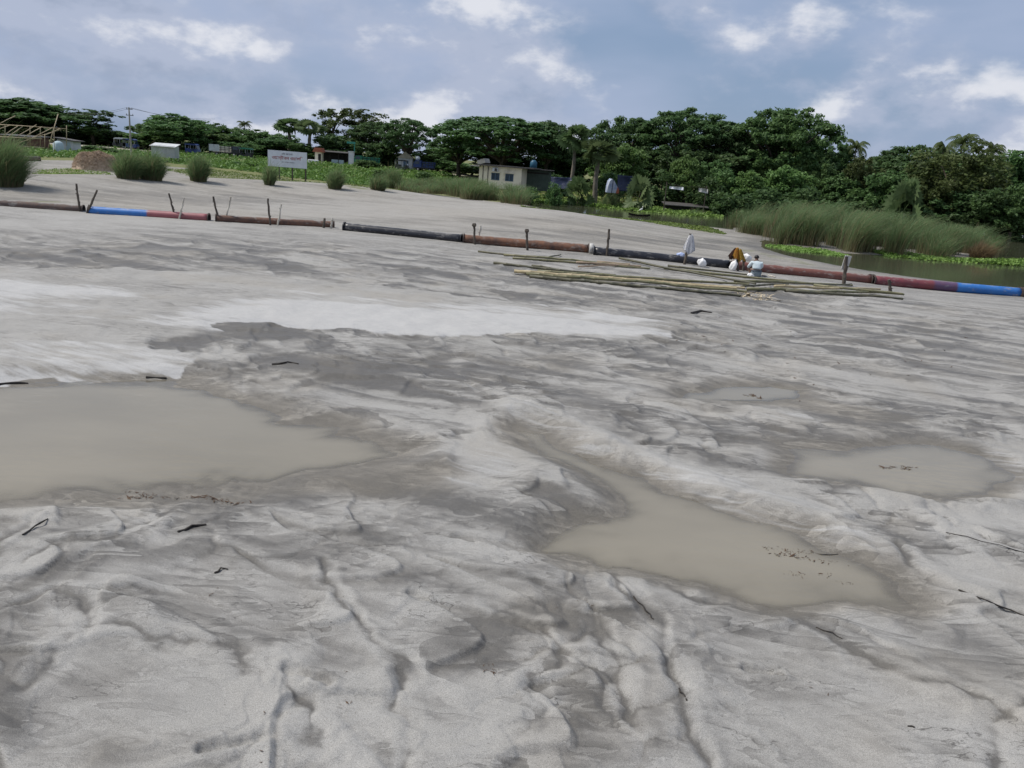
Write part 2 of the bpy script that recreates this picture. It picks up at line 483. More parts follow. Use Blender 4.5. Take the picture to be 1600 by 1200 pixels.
    z += slurry * rel
    rough_zone = flat * fbm(x, y, 4, 91, 0.7, d) * 0.02
    z += rough_zone * sstep(10, 16, d)
    z += cm * flat * (0.06 + 0.012 * fbm(x, y, 4, 95, 1.2, d))
    # moisture, with lit lobe fronts and dark backs painted in
    dn = 0.16 * (ter - 0.5) * (1 - 0.6 * cauli) + 0.14 * (ter2 - 0.5) * (1 - 0.7 * m2) + 0.12 * swirl
    dn += 0.34 * (0.42 - g1) * fade1 + 0.20 * (0.42 - g2) * near2 + 0.30 * (0.42 - g3) * (1 - 0.6 * fade2)
    dn += m1 * (0.10 * (r1 - 0.5) + 0.14 * o1y) + m2 * (0.26 * (r2 - 0.5) + 0.45 * o2y) + (1 - fade2) * 0.16 * (r3 - 0.5)  # cell offsets paint a lit front and dark back into each lobe
    damp_shade = 0.46 - 0.06 * near + 0.15 * lowf + dn * (1 - 0.70 * calm) + (0.14 + 0.24 * midz + 0.05 * calm) * flow + 0.24 * midz * flow2
    damp_shade += (0.24 * crease + 0.26 * crease2 + 0.08 * crease3 * (1 - fade2) + 0.24 * foot1) * (1 - 0.9 * calm)
    damp_shade = damp_shade * slurry + (1 - slurry) * (0.30 + 0.22 * fbm(x * 0.35, y, 4, 71, 2.2, d * 0.7) + 0.16 * fbm(x * 0.25, y, 4, 77, 0.9, d * 0.5))
    for p, v, f in MOIST_SHADE:
        m = near_box(x, y, p, f * 1.5 + 0.3)
        if m.any():
            q = sdf(x[m], y[m], p) + f * (0.55 if f < 1 else 0.35) * fbm(x[m] * 0.6, y[m], 4, 101, max(0.5, f * 0.8), d[m] * 0.6)
            damp_shade[m] += v * (0.75 if (v > 0 and f < 0.6) else 1.0) * (1 - sstep(-f, f * 0.6, q))
    white = np.zeros_like(x)
    for p in WHITE:
        m = near_box(x, y, p, 4)
        if m.any():
            q = sdf(x[m], y[m], p)
            white[m] = np.maximum(white[m], 1 - sstep(-1.9, 1.5, q + 1.7 * fbm(x[m] * 0.3, y[m], 5, 111, 1.7, d[m] * 0.7, 0.6)))
    white *= 1 - sstep(-0.04, 0.06, crust + edge_n)
    for p in DRY:
        m = near_box(x, y, p, 1.0)
        if m.any():
            q = sdf(x[m], y[m], p) + 0.30 * fbm(fa[m] * 0.3, fc[m], 4, 107, 0.5, d[m] * 0.6, 0.6)
            k = 1 - sstep(-0.35, 0.15, q)
            white[m] = np.maximum(white[m], 0.34 * k)
            damp_shade[m] *= 1 - 0.5 * k
    damp_shade -= cm * flat * 0.16
    silt = 0.35 * sstep(0.0, 0.6, fbm(x, y, 3, 121, 2.0)) * flat
    silt = np.maximum(silt, 0.62 * sstep(31, 38, y) * (0.75 + 0.35 * n1))
    for p, v, f in SILTY:
        m = near_box(x, y, p, f * 2)
        if m.any():
            q = sdf(x[m], y[m], p) + f * 0.8 * fbm(xs[m], ys[m], 4, 103, 1.1, d[m])
            k = v * (1 - sstep(-f, f * 0.5, q))
            silt[m] = np.maximum(silt[m], k)
            damp_shade[m] = damp_shade[m] * (1 - 0.8 * k) + 0.8 * k * (0.70 + 0.25 * (ter2[m] - 0.5) + 0.2 * flow[m])
    # ridge, rills, footprints
    m = near_box(x, y, RIDGE, 2)
    if m.any():
        q = seg_dist(x[m], y[m], RIDGE) + 0.15 * fbm(x[m], y[m], 3, 131, 0.8, d[m])
        z[m] += 0.09 * np.exp(-(q / 0.40) ** 2)
        damp_shade[m] = damp_shade[m] * (1 - 0.9 * np.exp(-(q / 0.40) ** 4)) - 0.02
        white[m] = np.maximum(white[m], 0.36 * np.exp(-(q / 0.42) ** 4))
    for p, w_, dp in RILLS:
        m = near_box(x, y, p, 0.8)
        if m.any():
            q = seg_dist(x[m] + 0.13 * fbm(x[m], y[m], 4, 141, 0.6, d[m]), y[m] + 0.13 * fbm(x[m], y[m], 4, 147, 0.6, d[m]), p)
            vary = 0.25 + 0.75 * sstep(-0.35, 0.35, fbm(x[m], y[m], 2, 143, 0.45))
            z[m] -= 0.65 * dp * vary * np.exp(-(q / w_) ** 2)
            z[m] += 0.28 * dp * np.exp(-((q - 2.4 * w_) / (1.4 * w_)) ** 2)
            damp_shade[m] += 0.10 * vary * np.exp(-(q / w_) ** 2) + 0.60 * vary * np.exp(-(q / (0.010 + 0.0016 * d[m])) ** 2) - 0.22 * np.exp(-((q - 1.9 * w_) / (0.9 * w_)) ** 2)
    for p in FOOT:
        m = near_box(x, y, p, 0.4)
        if m.any():
            q = seg_dist(x[m], y[m], p)
            q = q + 0.025 * fbm(x[m], y[m], 3, 145, 0.14, d[m] * 0.4)
            z[m] -= 0.028 * (1 - sstep(0.005, 0.05, q)) - 0.010 * np.exp(-((q - 0.075) / 0.03) ** 2)
            damp_shade[m] += 0.18 * (1 - sstep(0.03, 0.07, q))
    # puddles
    for key, (p, wl, sl, dep, band) in PUDDLES.items():
        m = near_box(x, y, p, band * 2 + 0.5)
        if m.any():
            q = sdf(x[m], y[m], p) + band * 0.55 * fbm(xs[m], ys[m], 5, 151, 1.0, d[m], 0.55)
            tg = wl + np.clip(q * sl, -dep, 9) + 0.006 * fbm(xs[m], ys[m], 3, 157, 0.5, d[m])
            w = 1 - sstep(0.0, band * 1.6, q)
            z[m] = z[m] * (1 - w) + tg * w
            z[m] = np.where(q < 0, np.minimum(z[m], wl - 0.001), np.where(q < band, np.maximum(z[m], wl + 0.004 * np.clip(q, 0, 1)), z[m]))
            damp_shade[m] = damp_shade[m] * (1 - w) + w * (0.74 + 0.1 * (ter[m] - 0.5))
            silt[m] = np.maximum(silt[m], w * 0.85)
    damp_shade += 0.3 * (1 - sstep(0.2, 2.5, pd + wob)) + 0.14 * side
    green = np.zeros_like(x)
    for p, v, f in GREEN:
        m = near_box(x, y, p, f * 2)
        if m.any():
            q = sdf(x[m], y[m], p) + f * 0.8 * fbm(x[m], y[m], 3, 161, 2.2)
            green[m] = np.maximum(green[m], v * (1 - sstep(-f, f, q)))
    vegf = np.zeros_like(x)
    m = y > 40
    if m.any():
        vegf[m] = 1 - sstep(-1.2, 1.2, sdf(x[m], y[m], VEG) + 1.5 * n1[m])
    green = np.maximum(green, vegf)
    return z, np.clip(damp_shade, -0.2, 1.2), white, silt, np.clip(green, 0, 1), pd


def hit(px, py, tmax=260.0):
    """place where the sight line through a photo pixel meets the ground"""
    dvec = ray(px, py)
    dvec = dvec / np.hypot(dvec[0], dvec[1])
    # the ground stays between -2 and 1.8 m, which brackets the search
    t0, t1 = 1.5, tmax
    if dvec[2] < -0.004:
        t0, t1 = max(1.5, (CZ - 1.8) / -dvec[2]), min(tmax, (CZ + 2.0) / -dvec[2])
    for n in (90, 40, 12):
        t = np.linspace(t0, t1, n)
        z = terrain(dvec[0] * t, dvec[1] * t)[0]
        below = np.nonzero(CZ + dvec[2] * t < z)[0]
        i = below[0] if len(below) else n - 1
        t0, t1 = t[max(i - 1, 0)], t[i]
    b = 0.5 * (t0 + t1)
    return Vector((dvec[0] * b, dvec[1] * b, CZ + dvec[2] * b))


def ground_z(x, y):
    return float(terrain(np.array([x]), np.array([y]))[0][0])


# ------------------------------------------------------------------ object helpers
def tag(o, label=None, cat=None, group=None, kind=None):
    if label:
        o['label'] = label
    if cat:
        o['category'] = cat
    if group:
        o['group'] = group
    if kind:
        o['kind'] = kind
    return o


def link(name, me, mat=None, parent=None):
    o = bpy.data.objects.new(name, me)
    COL.objects.link(o)
    if mat is not None and me is not None and not me.materials:
        me.materials.append(mat)
    if parent is not None:
        o.parent = parent
    return o


def empty(name, loc, rz=0.0, label=None, cat=None, group=None):
    o = bpy.data.objects.new(name, None)
    COL.objects.link(o)
    o.location = loc
    o.rotation_euler = (0, 0, rz)
    o.empty_display_size = 0.2
    return tag(o, label, cat, group)


def np_mesh(name, V, F, attrs=None, smooth=True):
    me = bpy.data.meshes.new(name)
    V = np.asarray(V, np.float32)
    F = np.asarray(F, np.int32)
    k = F.shape[1]
    me.vertices.add(len(V))
    me.vertices.foreach_set('co', V.ravel())
    me.loops.add(F.size)
    me.loops.foreach_set('vertex_index', F.ravel())
    me.polygons.add(len(F))
    me.polygons.foreach_set('loop_start', np.arange(0, F.size, k, dtype=np.int32))
    me.polygons.foreach_set('loop_total', np.full(len(F), k, np.int32))
    me.polygons.foreach_set('use_smooth', np.full(len(F), smooth, bool))
    for an, av in (attrs or {}).items():
        at_ = me.attributes.new(an, 'FLOAT', 'POINT')
        at_.data.foreach_set('value', np.asarray(av, np.float32))
    me.update()
    me.validate()
    return me


class MB:
    """small mesh collector"""
    def __init__(self):
        self.bm = bmesh.new()

    def box(self, c, s, rot=None, bevel=0.0):
        r = bmesh.ops.create_cube(self.bm, size=1.0)
        M = Matrix.Translation(c) @ (rot.to_4x4() if rot is not None else Matrix()) @ Matrix.Diagonal((s[0], s[1], s[2], 1))
        bmesh.ops.transform(self.bm, matrix=M, verts=r['verts'])
        if bevel > 0:
            es = list({e for v in r['verts'] for e in v.link_edges})
            bmesh.ops.bevel(self.bm, geom=es, offset=bevel, segments=1, affect='EDGES', profile=0.5)
        return self

    def tube(self, pts, rad, seg=8, cap=True, jitter=0.0):
        pts = [Vector(p) for p in pts]
        if isinstance(rad, (int, float)):
            rad = [rad] * len(pts)
        rings = []
        up = Vector((0.31, 0.17, 0.93))
        for i, p in enumerate(pts):
            d = (pts[min(i + 1, len(pts) - 1)] - pts[max(i - 1, 0)]).normalized()
            a = d.cross(up)
            if a.length < 0.05:
                a = d.cross(Vector((1, 0, 0)))
            a.normalize()
            b = d.cross(a)
            ring = []
            for k in range(seg):
                an = 2 * math.pi * k / seg
                rr = rad[i] * (1 + jitter * (random.random() - 0.5))
                ring.append(self.bm.verts.new(p + a * math.cos(an) * rr + b * math.sin(an) * rr))
            rings.append(ring)
        for r0, r1 in zip(rings[:-1], rings[1:]):
            for k in range(seg):
                self.bm.faces.new((r0[k], r0[(k + 1) % seg], r1[(k + 1) % seg], r1[k]))
        if cap:
            self.bm.faces.new(rings[0][::-1])
            self.bm.faces.new(rings[-1])
        return self

    def face(self, pts):
        self.bm.faces.new([self.bm.verts.new(Vector(p)) for p in pts])
        return self

    def prism(self, prof, axis0, axis1, ext, o=(0, 0, 0)):
        """closed outline in two axes, pushed along a third vector"""
        o, a0, a1, e = Vector(o), Vector(axis0), Vector(axis1), Vector(ext)
        A = [self.bm.verts.new(o + a0 * p[0] + a1 * p[1]) for p in prof]
        B = [self.bm.verts.new(o + a0 * p[0] + a1 * p[1] + e) for p in prof]
        n = len(A)
        self.bm.faces.new(A[::-1])
        self.bm.faces.new(B)
        for k in range(n):
            self.bm.faces.new((A[k], A[(k + 1) % n], B[(k + 1) % n], B[k]))
        return self

    def mesh(self, name, smooth=False):
        me = bpy.data.meshes.new(name)
        bmesh.ops.recalc_face_normals(self.bm, faces=self.bm.faces)
        self.bm.to_mesh(me)
        self.bm.free()
        if smooth:
            me.polygons.foreach_set('use_smooth', [True] * len(me.polygons))
        return me

    def build(self, name, mat, parent=None, smooth=False):
        return link(name, self.mesh(name, smooth), mat, parent)


# ------------------------------------------------------------------ materials
MATS = {}


def new_mat(name):
    m = bpy.data.materials.new(name)
    m.use_nodes = True
    t = m.node_tree
    b = t.nodes['Principled BSDF']
    return m, t, b


def noise(t, scale, detail=4, rough=0.55, vec=None, stretch=None, coord='Object'):
    n = t.nodes.new('ShaderNodeTexNoise')
    n.inputs['Scale'].default_value = scale
    n.inputs['Detail'].default_value = detail
    n.inputs['Roughness'].default_value = rough
    if vec is None:
        tcn = t.nodes.new('ShaderNodeTexCoord')
        vec = tcn.outputs[coord]
    if stretch:
        mp = t.nodes.new('ShaderNodeMapping')
        mp.inputs['Scale'].default_value = stretch
        t.links.new(vec, mp.inputs['Vector'])
        vec = mp.outputs[0]
    t.links.new(vec, n.inputs['Vector'])
    return n.outputs['Fac']


def bump(t, b, h, strength, dist):
    bn = t.nodes.new('ShaderNodeBump')
    bn.inputs['Strength'].default_value = strength
    bn.inputs['Distance'].default_value = dist
    t.links.new(h, bn.inputs['Height'])
    t.links.new(bn.outputs[0], b.inputs['Normal'])


def pmat(name, c1, c2=None, rough=0.8, scale=3.0, stretch=None, lo=0.35, hi=0.65, bmp=0.0, bd=0.02, metal=0.0, spec=0.4, c3=None, s3=0.7):
    """two or three tone weathered surface"""
    if name in MATS:
        return MATS[name]
    m, t, b = new_mat(name)
    c2 = c2 or tuple(x * 0.75 for x in c1)
    n = noise(t, scale, 5, 0.6, stretch=stretch)
    col = mix_col(t, smooth_map(t, n, lo, hi), c1, c2)
    if c3:
        n3 = noise(t, s3, 4, 0.6)
        col = mix_col(t, smooth_map(t, n3, 0.5, 0.62), col, c3)
    t.links.new(col, b.inputs['Base Color'])
    b.inputs['Roughness'].default_value = rough
    b.inputs['Metallic'].default_value = metal
    b.inputs['Specular IOR Level'].default_value = spec
    if bmp > 0:
        bump(t, b, n, bmp, bd)
    MATS[name] = m
    return m


def leaf_mat(name, c, c2, trans=0.40, hue=0.022, rough=0.55):
    if name in MATS:
        return MATS[name]
    m, t, b = new_mat(name)
    oi = t.nodes.new('ShaderNodeObjectInfo')
    geo = t.nodes.new('ShaderNodeNewGeometry')
    n = noise(t, 0.55, 3, 0.5)
    col = mix_col(t, smooth_map(t, n, 0.38, 0.64), c, c2)
    isl = mix_col(t, math_node(t, 'MULTIPLY', geo.outputs['Random Per Island'], 0.5), col, tuple(x * 1.45 for x in c2))
    h = t.nodes.new('ShaderNodeHueSaturation')
    t.links.new(isl, h.inputs['Color'])
    t.links.new(math_node(t, 'ADD', math_node(t, 'MULTIPLY', oi.outputs['Random'], hue), 0.5 - hue / 2), h.inputs['Hue'])
    t.links.new(math_node(t, 'ADD', math_node(t, 'MULTIPLY', oi.outputs['Random'], 0.35), 0.82), h.inputs['Value'])
    t.links.new(h.outputs[0], b.inputs['Base Color'])
    b.inputs['Roughness'].default_value = rough
    b.inputs['Specular IOR Level'].default_value = 0.22
    tr = t.nodes.new('ShaderNodeBsdfTranslucent')
    t.links.new(h.outputs[0], tr.inputs['Color'])
    mx = t.nodes.new('ShaderNodeMixShader')
    mx.inputs[0].default_value = trans
    t.links.new(b.outputs[0], mx.inputs[1])
    t.links.new(tr.outputs[0], mx.inputs[2])
    t.links.new(mx.outputs[0], t.nodes['Material Output'].inputs['Surface'])
    MATS[name] = m
    return m


def attr(t, name):
    a = t.nodes.new('ShaderNodeAttribute')
    a.attribute_name = name
    return a.outputs['Fac']


def ground_material():
    m, t, b = new_mat('sand_and_silt')
    tcn = t.nodes.new('ShaderNodeTexCoord')
    P = tcn.outputs['Object']
    damp_shade, white, silt, green = attr(t, 'damp_shade'), attr(t, 'white'), attr(t, 'silt'), attr(t, 'green')  # first one mixes moisture with painted lobe and berm shading
    fine = noise(t, 170, 2, 0.7, P)
    mid = noise(t, 9, 8, 0.62, P, (0.5, 1.0, 1.0))
    rotp = t.nodes.new('ShaderNodeMapping')
    rotp.inputs['Rotation'].default_value = (0, 0, 0.42)
    t.links.new(P, rotp.inputs['Vector'])
    Q = rotp.outputs[0]
    streak = noise(t, 6, 7, 0.62, Q, (0.13, 1.25, 1.0))
    blot = noise(t, 0.9, 6, 0.6, P)

    def sheets(scale, k, stretch, w):
        """thin overlapping washes: slow darkening, then a sharp edge"""
        n_ = t.nodes.new('ShaderNodeTexNoise')
        n_.inputs['Scale'].default_value = scale
        n_.inputs['Detail'].default_value = 4
        n_.inputs['Roughness'].default_value = 0.5
        n_.inputs['Distortion'].default_value = 0.6
        mp = t.nodes.new('ShaderNodeMapping')
        mp.inputs['Scale'].default_value = stretch
        mp.inputs['Rotation'].default_value = (0, 0, 0.38)
        t.links.new(P, mp.inputs['Vector'])
        t.links.new(mp.outputs[0], n_.inputs['Vector'])
        fr = math_node(t, 'FRACT', math_node(t, 'MULTIPLY', n_.outputs['Fac'], k))
        mk = smooth_map(t, noise(t, scale * 0.45, 2, 0.5, P), 0.42, 0.62)
        return math_node(t, 'MULTIPLY', math_node(t, 'MULTIPLY', math_node(t, 'SUBTRACT', fr, 0.5), mk), w)
    sh1 = sheets(0.9, 10.0, (0.30, 1.0, 1.0), 0.42)
    sh2 = sheets(3.0, 7.0, (0.36, 1.0, 1.0), 0.32)
    sh3 = sheets(7.5, 5.0, (0.40, 1.0, 1.0), 0.24)
    ln = noise(t, 2.2, 5, 0.55, P, (0.5, 1.0, 1.0))
    line = math_node(t, 'SUBTRACT', 1.0, smooth_map(t, math_node(t, 'ABSOLUTE', math_node(t, 'SUBTRACT', ln, 0.5)), 0.0, 0.007))
    line = math_node(t, 'MULTIPLY', line, smooth_map(t, noise(t, 1.3, 3, 0.5, P), 0.52, 0.62))
    d2 = math_node(t, 'ADD', damp_shade, math_node(t, 'MULTIPLY', math_node(t, 'SUBTRACT', mid, 0.5), 0.40))
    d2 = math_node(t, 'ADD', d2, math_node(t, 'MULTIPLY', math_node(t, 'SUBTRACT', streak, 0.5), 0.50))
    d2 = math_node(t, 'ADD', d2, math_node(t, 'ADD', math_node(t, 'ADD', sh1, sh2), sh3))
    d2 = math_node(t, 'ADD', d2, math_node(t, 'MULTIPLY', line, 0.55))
    wet = smooth_map(t, d2, 0.04, 0.93)  # follows moisture and the painted lobe shading alike
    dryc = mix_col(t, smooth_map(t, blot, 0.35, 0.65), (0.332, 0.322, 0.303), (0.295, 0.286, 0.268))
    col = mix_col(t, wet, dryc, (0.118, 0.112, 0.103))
    wsilt = math_node(t, 'MULTIPLY', silt, 0.75)
    col = mix_col(t, wsilt, col, mix_col(t, wet, (0.30, 0.272, 0.228), (0.150, 0.134, 0.107)))
    wn = math_node(t, 'ADD', white, math_node(t, 'MULTIPLY', math_node(t, 'SUBTRACT', streak, 0.5), 1.5))
    wmask = math_node(t, 'MULTIPLY', smooth_map(t, wn, 0.25, 0.8), smooth_map(t, white, 0.0, 0.3))
    col = mix_col(t, math_node(t, 'MULTIPLY', wmask, 0.85), col, (0.435, 0.430, 0.420))
    # dark specks and grain
    sp = noise(t, 60, 2, 0.5, P)
    speck = smooth_map(t, sp, 0.68, 0.74)
    col = mix_col(t, math_node(t, 'MULTIPLY', speck, 0.6), col, (0.09, 0.083, 0.072))
    g = smooth_map(t, fine, 0.28, 0.72, 0.70, 1.28)
    cm = t.nodes.new('ShaderNodeVectorMath')
    cm.operation = 'SCALE'
    t.links.new(col, cm.inputs[0])
    t.links.new(g, cm.inputs['Scale'])
    gn = noise(t, 1.6, 6, 0.65, P)
    gm = smooth_map(t, math_node(t, 'ADD', green, math_node(t, 'MULTIPLY', math_node(t, 'SUBTRACT', gn, 0.5), 0.9)), 0.38, 0.85)
    gc = mix_col(t, gn, (0.20, 0.19, 0.06), (0.075, 0.105, 0.028))
    col = mix_col(t, math_node(t, 'MULTIPLY', gm, 0.9), cm.outputs[0], gc)
    t.links.new(col, b.inputs['Base Color'])
    rg = smooth_map(t, wet, 0.35, 1.0, 0.92, 0.52)
    t.links.new(rg, b.inputs['Roughness'])
    b.inputs['Specular IOR Level'].default_value = 0.22
    hsum = math_node(t, 'ADD', math_node(t, 'MULTIPLY', fine, 0.10), math_node(t, 'ADD', math_node(t, 'MULTIPLY', mid, 0.9), math_node(t, 'ADD', math_node(t, 'MULTIPLY', streak, 0.7), math_node(t, 'MULTIPLY', math_node(t, 'ADD', math_node(t, 'ADD', sh1, sh2), sh3), -0.8))))
    bump(t, b, hsum, 0.75, 0.024)
    return m


def pond_material():
    m, t, b = new_mat('pond_water')
    P = t.nodes.new('ShaderNodeTexCoord').outputs['Object']
    n = noise(t, 0.25, 4, 0.5, P)
    col = mix_col(t, n, (0.052, 0.060, 0.036), (0.078, 0.078, 0.050))
    t.links.new(col, b.inputs['Base Color'])
    b.inputs['Roughness'].default_value = 0.06
    b.inputs['IOR'].default_value = 1.33
    r = noise(t, 2.6, 3, 0.55, P, (0.6, 1.2, 1))
    bump(t, b, r, 0.16, 0.05)
    return m


def puddle_material():
    m, t, b = new_mat('muddy_water')
    P = t.nodes.new('ShaderNodeTexCoord').outputs['Object']
    n = noise(t, 0.7, 5, 0.55, P, (0.5, 1.0, 1.0))
    col = mix_col(t, smooth_map(t, n, 0.3, 0.7), (0.244, 0.221, 0.174), (0.212, 0.192, 0.151))
    t.links.new(col, b.inputs['Base Color'])
    b.inputs['Roughness'].default_value = 0.09
    b.inputs['IOR'].default_value = 1.33
    b.inputs['Specular IOR Level'].default_value = 0.38
    r = noise(t, 6.5, 3, 0.5, P, (0.55, 1.3, 1))
    r2 = noise(t, 0.5, 2, 0.5, P)
    bump(t, b, math_node(t, 'MULTIPLY', r, smooth_map(t, r2, 0.35, 0.65)), 0.35, 0.02)
    clear = t.nodes.new('ShaderNodeBsdfTransparent')
    gl = t.nodes.new('ShaderNodeBsdfGlossy')
    gl.inputs['Roughness'].default_value = 0.08
    fr = t.nodes.new('ShaderNodeFresnel')
    fr.inputs['IOR'].default_value = 1.33
    thin = t.nodes.new('ShaderNodeMixShader')
    t.links.new(fr.outputs[0], thin.inputs[0])
    t.links.new(clear.outputs[0], thin.inputs[1])
    t.links.new(gl.outputs[0], thin.inputs[2])
    dep = attr(t, 'depth')      # turbid water hides its bed with depth
    op = math_node(t, 'SUBTRACT', 1.0, math_node(t, 'POWER', 2.718, math_node(t, 'MULTIPLY', dep, -130.0)))
    mx = t.nodes.new('ShaderNodeMixShader')
    t.links.new(op, mx.inputs[0])
    t.links.new(thin.outputs[0], mx.inputs[1])
    t.links.new(b.outputs[0], mx.inputs[2])
    t.links.new(mx.outputs[0], t.nodes['Material Output'].inputs['Surface'])
    return m


# ------------------------------------------------------------------ the ground: one sheet, dense in front, to the horizon
def build_ground():
    az = np.concatenate([np.linspace(-48, 48, 800), np.linspace(48, 312, 60)[1:-1]])
    az = np.radians(az)
    rr = np.concatenate([[0.6], np.geomspace(1.3, 62, 860), np.geomspace(62, 200, 130)[1:], np.geomspace(200, 6000, 30)[1:]])
    nA, nR = len(az), len(rr)
    A, Rr = np.meshgrid(az, rr)
    x, y = (np.sin(A) * Rr).ravel(), (np.cos(A) * Rr).ravel()
    z, damp_shade, white, silt, green, pd = terrain(x, y)
    far = sstep(300, 900, np.hypot(x, y))
    z = z * (1 - far) + 0.2 * far
    i = np.arange(nR - 1)[:, None] * nA
    j = np.arange(nA)[None, :]
    j2 = (j + 1) % nA
    F = np.stack([(i + j), (i + j2), (i + nA + j2), (i + nA + j)], -1).reshape(-1, 4)[:, ::-1]
    V = np.stack([x, y, z], -1)
    me = np_mesh('sand_ground', V, F, {'damp_shade': damp_shade, 'white': white, 'silt': silt, 'green': green})
    # close the small hole under the viewer
    bm = bmesh.new()
    bm.from_mesh(me)
    bm.verts.ensure_lookup_table()
    bm.faces.new([bm.verts[k] for k in range(nA)][::-1])
    bmesh.ops.recalc_face_normals(bm, faces=bm.faces)
    bm.to_mesh(me)
    bm.free()
    o = link('sand_ground', me, ground_material())
    tag(o, 'grey dredged sand flat with moist silt lobes and rills', 'ground', kind='structure')


build_ground()


def build_water():
    pm = pond_material()
    q = np.array(POND)
    x0, x1 = q[:, 0].min() - 6, q[:, 0].max() + 6
    y0, y1 = q[:, 1].min() - 5, q[:, 1].max() + 6
    gx, gy = np.meshgrid(np.linspace(x0, x1, 160), np.linspace(y0, y1, 120))
    s = sdf(gx.ravel(), gy.ravel(), q)
    keep = (s < 4.0).reshape(gx.shape)
    V = np.stack([gx.ravel(), gy.ravel(), np.full(gx.size, ZW)], -1)
    nX = gx.shape[1]
    F = []
    for a in range(gx.shape[0] - 1):
        for c in range(nX - 1):
            if keep[a, c] or keep[a + 1, c + 1]:
                k = a * nX + c
                F.append((k, k + 1, k + nX + 1, k + nX))
    o = link('pond_water', np_mesh('pond_water', V, F), pm)
    tag(o, 'dark still pond water behind the pipeline', 'water', kind='structure')
    mm = puddle_material()
    lab = {'A': 'wide brown muddy puddle at the left below the white crust', 'B': 'long shallow brown puddle right of the centre',
           'C': 'tan puddle at the right edge of the mud', 'D': 'small tan puddle in the middle distance'}
    for key, (p, wl, sl, dep, band) in PUDDLES.items():
        h = 0.045 if key != 'A' else 0.06
        x0, x1 = max(p[:, 0].min() - .5, -16), p[:, 0].max() + .5
        y0, y1 = p[:, 1].min() - .5, p[:, 1].max() + .5
        gx, gy = np.meshgrid(np.arange(x0, x1, h), np.arange(y0, y1, h))
        z = terrain(gx.ravel(), gy.ravel())[0]
        depth = np.clip(wl - z, 0, 1)
        s = sdf(gx.ravel(), gy.ravel(), p)
        keep = (((depth > 0) & (s < 0.45)) | (s < 0.1)).reshape(gx.shape)
        k4 = keep[:-1, :-1] | keep[1:, :-1] | keep[:-1, 1:] | keep[1:, 1:]
        a, c = np.nonzero(k4)
        nX = gx.shape[1]
        k = a * nX + c
        F = np.stack([k, k + 1, k + nX + 1, k + nX], -1)
        used = np.unique(F)
        remap = np.zeros(gx.size, np.int64)
        remap[used] = np.arange(len(used))
        V = np.stack([gx.ravel(), gy.ravel(), np.full(gx.size, wl)], -1)[used]
        o = link('puddle', np_mesh('puddle', V, remap[F], {'depth': depth[used]}), mm)
        tag(o, lab[key], 'puddle', kind='structure')


build_water()
# ==OBJECTS==

# ------------------------------------------------------------------ vegetation builders
def leaf_cards(C, size, up=0.5, out=None, asp=0.55, rg=rng):
    """one small folded leaf-cluster face per centre"""
    n = len(C)
    nrm = rg.normal(size=(n, 3))
    nrm /= np.linalg.norm(nrm, axis=1)[:, None]
    nrm[:, 2] += up
    if out is not None:
        nrm += out
    nrm /= np.linalg.norm(nrm, axis=1)[:, None] + 1e-9
    t = np.cross(nrm, rg.normal(size=(n, 3)))
    t /= np.linalg.norm(t, axis=1)[:, None] + 1e-9
    b = np.cross(nrm, t)
    s = (size * rg.uniform(0.6, 1.35, n))[:, None]
    V = np.stack([C - t * s, C + b * s * asp - t * s * 0.1, C + t * s + nrm * s * 0.15, C - b * s * asp - t * s * 0.1], 1).reshape(-1, 3)
    F = np.arange(4 * n).reshape(-1, 4)
    return V, F


def ball(n, rg=rng):
    v = rg.normal(size=(n, 3))
    v /= np.linalg.norm(v, axis=1)[:, None]
    return v * (rg.uniform(0, 1, n) ** 0.45)[:, None]


